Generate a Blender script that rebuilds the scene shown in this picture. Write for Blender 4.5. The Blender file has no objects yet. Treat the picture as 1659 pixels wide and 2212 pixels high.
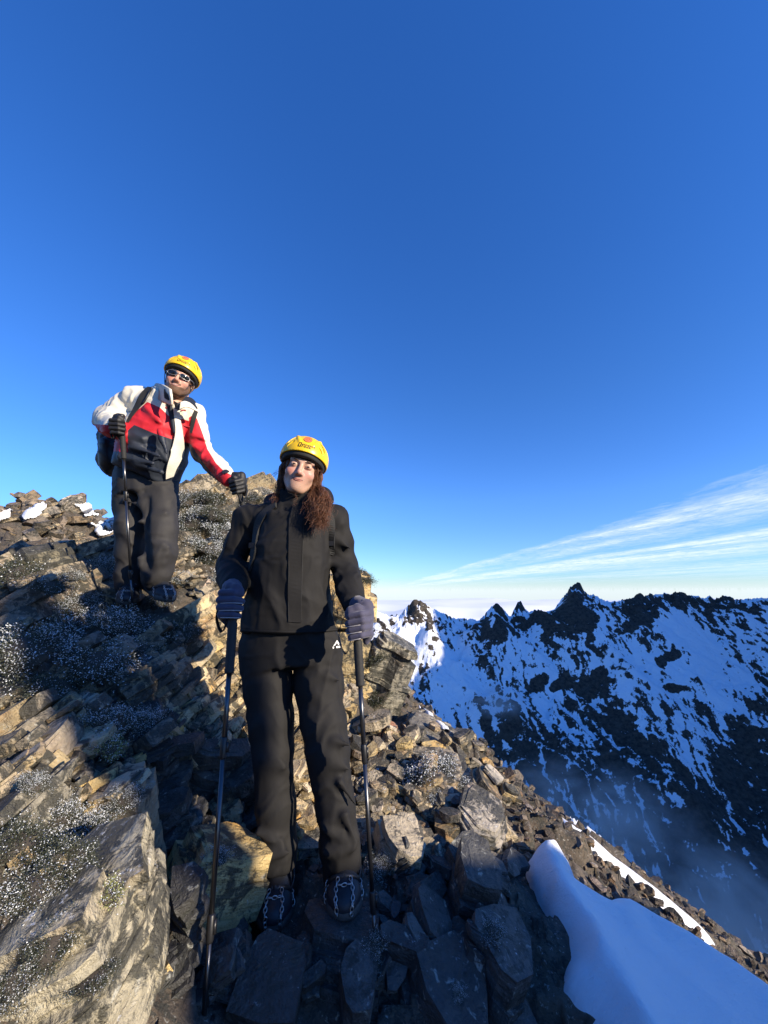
import bpy, bmesh, math, random
import numpy as np
from mathutils import Vector, Matrix
from mathutils.bvhtree import BVHTree

sc = bpy.context.scene
C = sc.collection
R = math.radians
rng = np.random.default_rng(7)
random.seed(7)

# ------------------------------------------------------------------ camera
PITCH = R(11.5)
cd = bpy.data.cameras.new('camera')
cd.sensor_fit = 'HORIZONTAL'
cd.sensor_width = 26.0
cd.lens = 13.0
cd.clip_start = 0.02
cd.clip_end = 90000
cam = bpy.data.objects.new('camera', cd)
cam.location = (0, 0, 0)
cam.rotation_euler = (R(90) + PITCH, 0, 0)
C.objects.link(cam)
sc.camera = cam

# ------------------------------------------------------------------ light
SUN_AZ, SUN_EL = 122.0, 20.0            # azimuth clockwise from +Y (straight ahead)
SUN = Vector((math.sin(R(SUN_AZ)) * math.cos(R(SUN_EL)), math.cos(R(SUN_AZ)) * math.cos(R(SUN_EL)), math.sin(R(SUN_EL))))
sl = bpy.data.lights.new('sun', 'SUN')
sl.energy = 5.0
sl.angle = R(0.55)
sl.color = (1.0, 0.86, 0.66)
sun = bpy.data.objects.new('sun', sl)
sun.rotation_euler = SUN.to_track_quat('Z', 'Y').to_euler()
C.objects.link(sun)

world = bpy.data.worlds.new('World')
sc.world = world
world.use_nodes = True
wt = world.node_tree
for n in list(wt.nodes):
    wt.nodes.remove(n)


def nd(t, typ, **kw):
    n = t.nodes.new(typ)
    for k, v in kw.items():
        if k == 'ins':
            for a, b in v.items():
                n.inputs[a].default_value = b
        else:
            setattr(n, k, v)
    return n


def lk(t, a, b):
    t.links.new(a, b)


def math_n(t, op, a, b=None, c=None, clamp=False):
    n = nd(t, 'ShaderNodeMath', operation=op, use_clamp=clamp)
    for i, v in enumerate((a, b, c)):
        if v is None:
            continue
        if isinstance(v, (int, float)):
            n.inputs[i].default_value = v
        else:
            lk(t, v, n.inputs[i])
    return n.outputs[0]


def mixc(t, fac, a, b, blend='MIX'):
    n = nd(t, 'ShaderNodeMix', data_type='RGBA', blend_type=blend)
    for idx, v in ((0, fac), (6, a), (7, b)):
        if isinstance(v, (int, float)):
            n.inputs[idx].default_value = v
        elif isinstance(v, (tuple, list)):
            n.inputs[idx].default_value = tuple(v) + ((1,) if len(v) == 3 else ())
        else:
            lk(t, v, n.inputs[idx])
    return n.outputs[2]


def ramp(t, fac, stops, interp='LINEAR'):
    n = nd(t, 'ShaderNodeValToRGB')
    cr = n.color_ramp
    cr.interpolation = interp
    while len(cr.elements) < len(stops):
        cr.elements.new(0.5)
    for e, (p, c) in zip(cr.elements, stops):
        e.position = p
        e.color = (c, c, c, 1) if isinstance(c, (int, float)) else tuple(c) + (1,)
    lk(t, fac, n.inputs[0])
    return n.outputs[0]


def noise_n(t, vec, scale, detail=5, rough=0.55, dist=0.0, typ=None):
    n = nd(t, 'ShaderNodeTexNoise', ins={'Scale': scale, 'Detail': detail, 'Roughness': rough, 'Distortion': dist})
    if typ:
        n.noise_type = typ
    if vec is not None:
        lk(t, vec, n.inputs['Vector'])
    return n.outputs[0]


def mapping(t, vec, scale=(1, 1, 1), rot=(0, 0, 0), loc=(0, 0, 0)):
    m = nd(t, 'ShaderNodeMapping')
    m.inputs['Scale'].default_value = scale
    m.inputs['Rotation'].default_value = rot
    m.inputs['Location'].default_value = loc
    lk(t, vec, m.inputs['Vector'])
    return m.outputs[0]


sky = nd(wt, 'ShaderNodeTexSky', sky_type='NISHITA', sun_disc=False)
sky.sun_elevation = R(SUN_EL)
sky.sun_rotation = R(SUN_AZ)
sky.altitude = 1000
sky.air_density = 1.0
sky.dust_density = 0.0
sky.ozone_density = 4.0
hsv = nd(wt, 'ShaderNodeHueSaturation', ins={'Hue': 0.514, 'Saturation': 1.22, 'Value': 1.0})
lk(wt, sky.outputs[0], hsv.inputs['Color'])
# thin high cloud in bands low over the horizon: the view ray meets a flat cloud deck
tc = nd(wt, 'ShaderNodeTexCoord')
sep = nd(wt, 'ShaderNodeSeparateXYZ')
lk(wt, tc.outputs['Generated'], sep.inputs[0])
zc = math_n(wt, 'MAXIMUM', sep.outputs[2], 0.004)
cx = math_n(wt, 'DIVIDE', sep.outputs[0], zc)
cy = math_n(wt, 'DIVIDE', sep.outputs[1], zc)
cmb = nd(wt, 'ShaderNodeCombineXYZ')
lk(wt, cx, cmb.inputs[0])
lk(wt, cy, cmb.inputs[1])
deck = cmb.outputs[0]
# the sheet's near edge runs straight ahead, so its bands fan out from the middle of the horizon
warp = noise_n(wt, mapping(wt, deck, (0.5, 0.10, 1)), 1.0, 3, 0.5)
edge = math_n(wt, 'ADD', cx, math_n(wt, 'MULTIPLY', math_n(wt, 'SUBTRACT', warp, 0.5), 2.2))
rise = ramp(wt, math_n(wt, 'DIVIDE', edge, 20.0), [(0.155, 0.0), (0.185, 0.66), (0.23, 0.66), (0.28, 0.30), (0.33, 0.70), (0.42, 0.72), (0.55, 0.36), (0.75, 0.55), (1.0, 0.45)])
fine = noise_n(wt, mapping(wt, deck, (1.3, 0.50, 1), (0, 0, R(8))), 1.0, 9, 0.72, 0.7)
fleck = noise_n(wt, mapping(wt, deck, (5.0, 2.6, 1), (0, 0, R(-14))), 1.0, 6, 0.68, 0.8)
strk = ramp(wt, noise_n(wt, mapping(wt, deck, (0.60, 0.075, 1), (0, 0, R(3)), (4.2, 0, 0)), 1.0, 6, 0.62, 0.9), [(0.36, 0.45), (0.60, 1.0)])
rise = math_n(wt, 'MULTIPLY', rise, strk)
sgn = math_n(wt, 'MULTIPLY', rise, math_n(wt, 'ADD', math_n(wt, 'MULTIPLY', fine, 1.9), math_n(wt, 'MULTIPLY', math_n(wt, 'SUBTRACT', fleck, 0.5), 1.5)))
cov0 = ramp(wt, sgn, [(0.18, 0.0), (0.5, 0.32), (0.8, 0.75), (1.0, 0.92)])
bank = ramp(wt, math_n(wt, 'ADD', sep.outputs[2], math_n(wt, 'MULTIPLY', math_n(wt, 'SUBTRACT', fine, 0.5), 0.05)), [(0.0, 0.55), (0.01, 0.3), (0.028, 0.0)])
cov0 = math_n(wt, 'MAXIMUM', cov0, bank)
cov = math_n(wt, 'MULTIPLY', cov0, ramp(wt, math_n(wt, 'ADD', sep.outputs[2], 0.5), [(0.46, 0.0), (0.47, 1.0)]))
dim = nd(wt, 'ShaderNodeVectorMath', operation='MULTIPLY')
lk(wt, hsv.outputs[0], dim.inputs[0])
lk(wt, ramp(wt, sep.outputs[2], [(0.0, (0.42, 0.52, 0.68)), (0.06, (0.55, 0.66, 0.80)), (0.22, (0.88, 0.92, 1.0)), (0.45, (1, 1, 1)), (0.9, (1.12, 1.14, 1.16))]), dim.inputs[1])
bg1 = nd(wt, 'ShaderNodeBackground', ins={'Strength': 0.15})
lk(wt, dim.outputs[0], bg1.inputs['Color'])
bg2 = nd(wt, 'ShaderNodeBackground', ins={'Color': (0.80, 0.86, 0.95, 1), 'Strength': 0.80})
mxs = nd(wt, 'ShaderNodeMixShader')
lk(wt, cov, mxs.inputs[0])
lk(wt, bg1.outputs[0], mxs.inputs[1])
lk(wt, bg2.outputs[0], mxs.inputs[2])
wo = nd(wt, 'ShaderNodeOutputWorld')
lk(wt, mxs.outputs[0], wo.inputs['Surface'])

sc.view_settings.view_transform = 'Standard'
sc.view_settings.look = 'None'
sc.view_settings.exposure = 0.76
sc.view_settings.gamma = 1.0
sc.cycles.max_bounces = 6
sc.cycles.diffuse_bounces = 2
sc.cycles.glossy_bounces = 2
sc.cycles.transmission_bounces = 4
sc.cycles.volume_bounces = 1
sc.cycles.transparent_max_bounces = 8
sc.cycles.caustics_reflective = False
sc.cycles.caustics_refractive = False
sc.cycles.use_denoising = True

# ------------------------------------------------------------------ helpers
# picture measurements are in a 1659 x 2212 frame, turned into points at a chosen distance
FPX, CX, CY = 829.5, 829.5, 1106.0
SP, CP = math.sin(PITCH), math.cos(PITCH)


def ray(px, py):
    u = (px - CX) / FPX
    v = (CY - py) / FPX
    return np.array([u, CP - v * SP, SP + v * CP])


def W(px, py, y):
    d = ray(px, py)
    return d * (y / d[1])


def proj(p):
    p = np.asarray(p)
    dep = p[..., 1] * CP + p[..., 2] * SP
    v = -p[..., 1] * SP + p[..., 2] * CP
    return CX + FPX * p[..., 0] / dep, CY - FPX * v / dep, dep


def px2m(px, p):
    """length of px picture units at point p"""
    return px / FPX * (p[1] * CP + p[2] * SP)


# ---- value noise in numpy
def _hash(ix, iy, iz, s):
    h = (ix.astype(np.int64) * 374761393 + iy.astype(np.int64) * 668265263 + iz.astype(np.int64) * 2147483647 + s * 1274126177) & 0xFFFFFFFF
    h = ((h ^ (h >> 13)) * 1274126177) & 0xFFFFFFFF
    h = (h ^ (h >> 16)) & 0xFFFFFFFF
    return h.astype(np.float64) / 4294967295.0


def vnoise(p, s=0):
    p = np.asarray(p, dtype=np.float64)
    i = np.floor(p).astype(np.int64)
    f = p - i
    f = f * f * f * (f * (f * 6 - 15) + 10)
    x, y, z = i[..., 0], i[..., 1], i[..., 2]
    out = 0
    for dx in (0, 1):
        wx = f[..., 0] if dx else 1 - f[..., 0]
        for dy in (0, 1):
            wy = f[..., 1] if dy else 1 - f[..., 1]
            for dz in (0, 1):
                wz = f[..., 2] if dz else 1 - f[..., 2]
                out = out + wx * wy * wz * _hash(x + dx, y + dy, z + dz, s)
    return out * 2 - 1


def fbm(p, octv=4, s=0, gain=0.5, lac=2.03):
    p = np.asarray(p, dtype=np.float64)
    a, t, out = 1.0, 0.0, 0
    for k in range(octv):
        out = out + a * vnoise(p * lac ** k + 17.3 * k, s + k)
        t += a
        a *= gain
    return out / t


def ridged(p, octv=4, s=0, gain=0.5):
    p = np.asarray(p, dtype=np.float64)
    a, t, out = 1.0, 0.0, 0
    for k in range(octv):
        out = out + a * (1 - np.abs(vnoise(p * 2.03 ** k + 9.1 * k, s + k)) * 2)
        t += a
        a *= gain
    return out / t


def sstep(a, b, x):
    t = np.clip((x - a) / (b - a), 0, 1)
    return t * t * (3 - 2 * t)


# ---- objects
def mk(name, verts, faces, mat=None, parent=None, base=None, smooth=False, attrs=None):
    me = bpy.data.meshes.new(name)
    v = np.asarray(verts, dtype=np.float32)
    if base is not None:
        v = v - np.asarray(base, dtype=np.float32)
    if isinstance(faces, np.ndarray) and faces.ndim == 2:
        k = faces.shape[1]
        me.vertices.add(len(v))
        me.vertices.foreach_set('co', v.ravel())
        me.loops.add(faces.size)
        me.loops.foreach_set('vertex_index', faces.astype(np.int32).ravel())
        me.polygons.add(len(faces))
        me.polygons.foreach_set('loop_start', np.arange(0, faces.size, k, dtype=np.int32))
        me.polygons.foreach_set('loop_total', np.full(len(faces), k, dtype=np.int32))
        me.update(calc_edges=True)
    else:
        me.from_pydata([tuple(q) for q in v], [], faces)
        me.update()
    me.validate()
    if smooth:
        me.polygons.foreach_set('use_smooth', np.ones(len(me.polygons), dtype=bool))
    if attrs:
        for k, a in attrs.items():
            at = me.attributes.new(k, 'FLOAT', 'POINT')
            at.data.foreach_set('value', np.asarray(a, dtype=np.float32))
    if mat is not None:
        for m in (mat if isinstance(mat, (list, tuple)) else [mat]):
            me.materials.append(m)
    o = bpy.data.objects.new(name, me)
    C.objects.link(o)
    if parent is not None:
        o.parent = parent
    elif base is not None:
        o.location = base
    return o


def tag(o, label=None, cat=None, group=None, kind=None):
    if label:
        o['label'] = label
    if cat:
        o['category'] = cat
    if group:
        o['group'] = group
    if kind:
        o['kind'] = kind
    return o


def empty(name, loc):
    o = bpy.data.objects.new(name, None)
    o.location = loc
    o.empty_display_size = 0.1
    C.objects.link(o)
    return o


class MB:
    """collects several shapes into one mesh"""

    def __init__(s):
        s.v, s.f, s.n = [], [], 0

    def add(s, v, f):
        v = np.asarray(v, float)
        s.v.append(v)
        s.f += [tuple(int(i) + s.n for i in q) for q in f]
        s.n += len(v)

    def tube(s, pts, rad, sides=8, caps=True):
        pts = np.asarray(pts, float)
        n = len(pts)
        rad = np.broadcast_to(np.asarray(rad, float), (n,))
        tan = np.gradient(pts, axis=0)
        tan /= np.linalg.norm(tan, axis=1)[:, None] + 1e-12
        up = np.array([0.31, 0.17, 0.94]) if abs(tan[0][2]) < 0.85 else np.array([0.9, 0.3, 0.1])
        V = []
        for i in range(n):
            a = np.cross(tan[i], up)
            a /= np.linalg.norm(a) + 1e-12
            b = np.cross(tan[i], a)
            up = -np.cross(tan[i], a) if False else up
            for k in range(sides):
                t = 2 * math.pi * k / sides
                V.append(pts[i] + rad[i] * (math.cos(t) * a + math.sin(t) * b))
        F = []
        for i in range(n - 1):
            for k in range(sides):
                k2 = (k + 1) % sides
                F.append((i * sides + k, i * sides + k2, (i + 1) * sides + k2, (i + 1) * sides + k))
        if caps:
            F.append(tuple(range(sides))[::-1])
            F.append(tuple((n - 1) * sides + k for k in range(sides)))
        s.add(V, F)

    def ribbon(s, pts, side, width, thick, nrm):
        """flat strap: centre line pts, across direction side, outward normal nrm"""
        pts = np.asarray(pts, float)
        n = len(pts)
        side = np.broadcast_to(np.asarray(side, float), (n, 3))
        nrm = np.broadcast_to(np.asarray(nrm, float), (n, 3))
        width = np.broadcast_to(np.asarray(width, float), (n,))
        V, F = [], []
        for i in range(n):
            a = side[i] / (np.linalg.norm(side[i]) + 1e-12) * width[i] / 2
            b = nrm[i] / (np.linalg.norm(nrm[i]) + 1e-12) * thick / 2
            V += [pts[i] - a - b, pts[i] + a - b, pts[i] + a + b, pts[i] - a + b]
        for i in range(n - 1):
            for k in range(4):
                k2 = (k + 1) % 4
                F.append((i * 4 + k, i * 4 + k2, i * 4 + 4 + k2, i * 4 + 4 + k))
        F += [(3, 2, 1, 0), tuple((n - 1) * 4 + k for k in range(4))]
        s.add(V, F)

    def box(s, c, half, rot=None):
        c = np.asarray(c, float)
        V = np.array([[x, y, z] for x in (-1, 1) for y in (-1, 1) for z in (-1, 1)], float) * np.asarray(half)
        if rot is not None:
            V = V @ np.asarray(rot).T
        s.add(V + c, [(0, 1, 3, 2), (4, 6, 7, 5), (0, 4, 5, 1), (2, 3, 7, 6), (0, 2, 6, 4), (1, 5, 7, 3)])

    def torus(s, c, axis, R0, r, n=12, m=5, stretch=None):
        axis = np.asarray(axis, float)
        axis /= np.linalg.norm(axis)
        a = np.cross(axis, [0.2, 0.5, 0.84])
        a /= np.linalg.norm(a)
        if stretch is not None:
            a = np.asarray(stretch, float)
            a = a / np.linalg.norm(a)
        b = np.cross(axis, a)
        V, F = [], []
        k1 = 1.7 if stretch is not None else 1.0
        for i in range(n):
            t = 2 * math.pi * i / n
            rd = math.cos(t) * a * k1 + math.sin(t) * b
            ctr = np.asarray(c) + R0 * rd
            rn = rd / np.linalg.norm(rd)
            for j in range(m):
                q = 2 * math.pi * j / m
                V.append(ctr + r * (math.cos(q) * rn + math.sin(q) * axis))
        for i in range(n):
            for j in range(m):
                i2, j2 = (i + 1) % n, (j + 1) % m
                F.append((i * m + j, i2 * m + j, i2 * m + j2, i * m + j2))
        s.add(V, F)

    def build(s, name, mat, parent=None, base=None, smooth=False):
        return mk(name, np.concatenate(s.v), s.f, mat, parent, base, smooth)


# ---- distance fields, meshed with surface nets
class Field:
    def __init__(s, lo, hi, h):
        s.lo = np.asarray(lo, float)
        s.h = h
        s.n = np.ceil((np.asarray(hi) - s.lo) / h).astype(int) + 1
        s.d = np.full(s.n, 0.5, dtype=np.float32)
        s.ax = [s.lo[i] + h * np.arange(s.n[i]) for i in range(3)]

    def sub(s, lo, hi):
        a = np.clip(np.floor((np.asarray(lo) - s.lo) / s.h).astype(int), 0, s.n - 1)
        b = np.clip(np.ceil((np.asarray(hi) - s.lo) / s.h).astype(int) + 1, a + 1, s.n)
        sl_ = tuple(slice(a[i], b[i]) for i in range(3))
        g = np.meshgrid(*[s.ax[i][sl_[i]] for i in range(3)], indexing='ij')
        return sl_, np.stack(g, -1).astype(np.float32)

    def put(s, sl_, p, k, op='u'):
        d = s.d[sl_]
        p = p.astype(np.float32)
        if op == 'u':
            if k > 0:
                h = np.clip(0.5 + 0.5 * (d - p) / k, 0, 1)
                s.d[sl_] = d * (1 - h) + p * h - k * h * (1 - h)
            else:
                s.d[sl_] = np.minimum(d, p)
        elif op == 's':
            if k > 0:
                h = np.clip(0.5 - 0.5 * (d + p) / k, 0, 1)
                s.d[sl_] = d * (1 - h) - p * h + k * h * (1 - h)
            else:
                s.d[sl_] = np.maximum(d, -p)
        elif op == 'i':
            s.d[sl_] = np.maximum(d, p)

    def cap(s, a, b, ra, rb=None, k=0.02, op='u', squash=None):
        a, b = np.asarray(a, float), np.asarray(b, float)
        rb = ra if rb is None else rb
        m = max(ra, rb) * (1 if squash is None else max(1, squash[1])) + k + 3 * s.h + 0.01
        sl_, P = s.sub(np.minimum(a, b) - m, np.maximum(a, b) + m)
        ab = b - a
        t = np.clip(((P - a) @ ab) / (ab @ ab + 1e-12), 0, 1)
        q = P - a - t[..., None] * ab
        if squash is not None:
            n = np.asarray(squash[0], float)
            n /= np.linalg.norm(n)
            c = q @ n
            q = q + (c * (1 / squash[1] - 1))[..., None] * n
        s.put(sl_, np.sqrt((q ** 2).sum(-1)) - (ra + (rb - ra) * t), k, op)

    def chain(s, pts, rads, k=0.02, op='u', squash=None):
        for i in range(len(pts) - 1):
            s.cap(pts[i], pts[i + 1], rads[i], rads[i + 1], k if i == 0 else min(k, 0.03), op, squash)

    def ell(s, c, r, k=0.02, op='u', rot=None):
        c, r = np.asarray(c, float), np.asarray(r, float)
        m = r.max() + k + 3 * s.h + 0.01
        sl_, P = s.sub(c - m, c + m)
        q = P - c
        if rot is not None:
            q = q @ np.asarray(rot)
        g = np.sqrt(((q / r) ** 2).sum(-1))
        g2 = np.sqrt(((q / (r * r)) ** 2).sum(-1)) + 1e-9
        s.put(sl_, g * (g - 1) / g2, k, op)

    def box(s, c, half, rnd=0.01, k=0.0, op='u', rot=None):
        c, half = np.asarray(c, float), np.asarray(half, float)
        m = np.linalg.norm(half) + k + 3 * s.h + rnd + 0.01
        sl_, P = s.sub(c - m, c + m)
        q = P - c
        if rot is not None:
            q = q @ np.asarray(rot)
        e = np.abs(q) - (half - rnd)
        dd = np.sqrt((np.maximum(e, 0) ** 2).sum(-1)) + np.minimum(e.max(-1), 0) - rnd
        s.put(sl_, dd, k, op)

    def plane(s, n, c, k=0.0):
        """keep the side n.p < c"""
        n = np.asarray(n, float)
        sl_, P = s.sub(s.lo, s.lo + s.h * s.n)
        p = P @ n - c
        if k > 0:
            d = s.d
            h = np.clip(0.5 - 0.5 * (d - p) / k, 0, 1)
            s.d[...] = d * (1 - h) + p * h + k * h * (1 - h)
        else:
            s.put(sl_, p, 0, 'i')

    def loft(s, axis_pts, half_w, half_d, wdir, k=0.02, op='u', pw=2.0):
        """cross-sections along a bent axis: half width along wdir, half depth across"""
        A = np.asarray(axis_pts, float)
        m = max(max(half_w), max(half_d)) + k + 0.03
        sl_, P = s.sub(A.min(0) - m, A.max(0) + m)
        best = np.full(P.shape[:-1], 9.0, dtype=np.float32)
        w = np.asarray(wdir, float)
        n = len(A)
        for i in range(n - 1):
            ab = A[i + 1] - A[i]
            L = np.linalg.norm(ab)
            ax = ab / L
            wd = w - ax * (w @ ax)
            wd /= np.linalg.norm(wd)
            dd = np.cross(ax, wd)
            q = P - A[i]
            tr = (q @ ax) / L
            t = np.clip(tr, 0, 1)
            hw = half_w[i] + (half_w[i + 1] - half_w[i]) * t
            hd = half_d[i] + (half_d[i + 1] - half_d[i]) * t
            qq = q - t[..., None] * ab
            x, y, z = qq @ wd, qq @ dd, qq @ ax
            g = (np.abs(x / hw) ** pw + np.abs(y / hd) ** pw) ** (1 / pw)
            rad = (g - 1) * np.minimum(hw, hd)
            ze = np.maximum(np.abs(z) - .03, 0)
            d = np.where(ze > 1e-4, np.sqrt(np.maximum(rad, 0) ** 2 + ze ** 2), rad)
            best = np.minimum(best, d.astype(np.float32))
        s.put(sl_, best, k, op)

    def mesh(s, iso=0.0):
        d = s.d - iso
        neg = d < 0
        cnt = np.zeros(tuple(s.n - 1), dtype=np.int8)
        for dx in (0, 1):
            for dy in (0, 1):
                for dz in (0, 1):
                    cnt += neg[dx:s.n[0] - 1 + dx, dy:s.n[1] - 1 + dy, dz:s.n[2] - 1 + dz]
        act = (cnt > 0) & (cnt < 8)
        idx = np.argwhere(act)
        lut = np.full(act.shape, -1, dtype=np.int64)
        lut[act] = np.arange(len(idx))
        acc = np.zeros((len(idx), 3))
        num = np.zeros(len(idx))
        cor = [(x, y, z) for x in (0, 1) for y in (0, 1) for z in (0, 1)]
        val = {c: d[idx[:, 0] + c[0], idx[:, 1] + c[1], idx[:, 2] + c[2]] for c in cor}
        for c in cor:
            for a in range(3):
                if c[a] == 0:
                    c2 = list(c)
                    c2[a] = 1
                    c2 = tuple(c2)
                    v0, v1 = val[c], val[c2]
                    cr = (v0 < 0) != (v1 < 0)
                    t = np.where(cr, v0 / np.where(cr, v0 - v1, 1), 0)
                    p = np.tile(np.array(c, float), (len(idx), 1))
                    p[:, a] += t
                    acc[cr] += p[cr]
                    num[cr] += 1
        V = s.lo + s.h * (idx + acc / num[:, None])
        F = []
        for a in range(3):
            b, c = (a + 1) % 3, (a + 2) % 3
            s0 = [slice(None)] * 3
            s1 = [slice(None)] * 3
            s0[a], s1[a] = slice(0, -1), slice(1, None)
            cr = neg[tuple(s0)] != neg[tuple(s1)]
            e = np.argwhere(cr)
            ok = (e[:, b] > 0) & (e[:, c] > 0) & (e[:, b] < s.n[b] - 1) & (e[:, c] < s.n[c] - 1)
            e = e[ok]

            def L(db, dc):
                q = e.copy()
                q[:, b] += db
                q[:, c] += dc
                return lut[q[:, 0], q[:, 1], q[:, 2]]
            quad = np.stack([L(-1, -1), L(0, -1), L(0, 0), L(-1, 0)], 1)
            fl = neg[tuple(s0)][cr][ok]
            quad[~fl] = quad[~fl][:, ::-1]
            F.append(quad)
        F = np.concatenate(F)
        F = F[(F >= 0).all(1)]
        return V, F


def vnormals(V, F):
    n = np.cross(V[F[:, 2]] - V[F[:, 0]], V[F[:, 3]] - V[F[:, 1]])
    N = np.zeros_like(V)
    for k in range(4):
        np.add.at(N, F[:, k], n)
    return N / (np.linalg.norm(N, axis=1)[:, None] + 1e-12)


def relax(V, F, it=2, lam=0.5):
    e = np.concatenate([F[:, [0, 1]], F[:, [1, 2]], F[:, [2, 3]], F[:, [3, 0]]])
    for _ in range(it):
        acc = np.zeros_like(V)
        cn = np.zeros(len(V))
        np.add.at(acc, e[:, 0], V[e[:, 1]])
        np.add.at(cn, e[:, 0], 1)
        V = V * (1 - lam) + lam * acc / np.maximum(cn, 1)[:, None]
    return V


class Hit:
    """camera-ray hits on a built mesh (object coordinates are world minus base)"""

    def __init__(s, *objs):
        s.t = []
        for o in objs:
            me = o.data
            off = np.array(o.location if o.parent is None else o.parent.location)
            s.t.append(BVHTree.FromPolygons([Vector(np.array(v.co) + off) for v in me.vertices], [tuple(p.vertices) for p in me.polygons]))

    def at(s, px, py, fallback_y=None):
        d = ray(px, py)
        d = d / np.linalg.norm(d)
        best = None
        for t in s.t:
            loc, n, i, dist = t.ray_cast(Vector((0, 0, 0)), Vector(d))
            if loc is not None and (best is None or dist < best[2]):
                best = (np.array(loc), np.array(n), dist)
        if best is None:
            if fallback_y is None:
                return None
            return W(px, py, fallback_y), -d
        n = best[1]
        if n @ d > 0:
            n = -n
        return best[0], n


def spline(pts, n):
    """Catmull-Rom through the points"""
    P = np.asarray(pts, float)
    P = np.vstack([2 * P[0] - P[1], P, 2 * P[-1] - P[-2]])
    m = len(P) - 3
    out = []
    for t in np.linspace(0, m - 1e-6, n):
        i = int(t)
        f = t - i
        a, b, c, d = P[i], P[i + 1], P[i + 2], P[i + 3]
        out.append(0.5 * ((2 * b) + (c - a) * f + (2 * a - 5 * b + 4 * c - d) * f ** 2 + (3 * b - 3 * c + d - a) * f ** 3))
    return np.array(out)


# ------------------------------------------------------------------ materials
def new_mat(name):
    m = bpy.data.materials.new(name)
    m.use_nodes = True
    t = m.node_tree
    b = t.nodes['Principled BSDF']
    return m, t, b


def bump(t, b, h, strength, dist=0.01):
    n = nd(t, 'ShaderNodeBump', ins={'Strength': strength, 'Distance': dist})
    lk(t, h, n.inputs['Height'])
    lk(t, n.outputs[0], b.inputs['Normal'])


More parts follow.
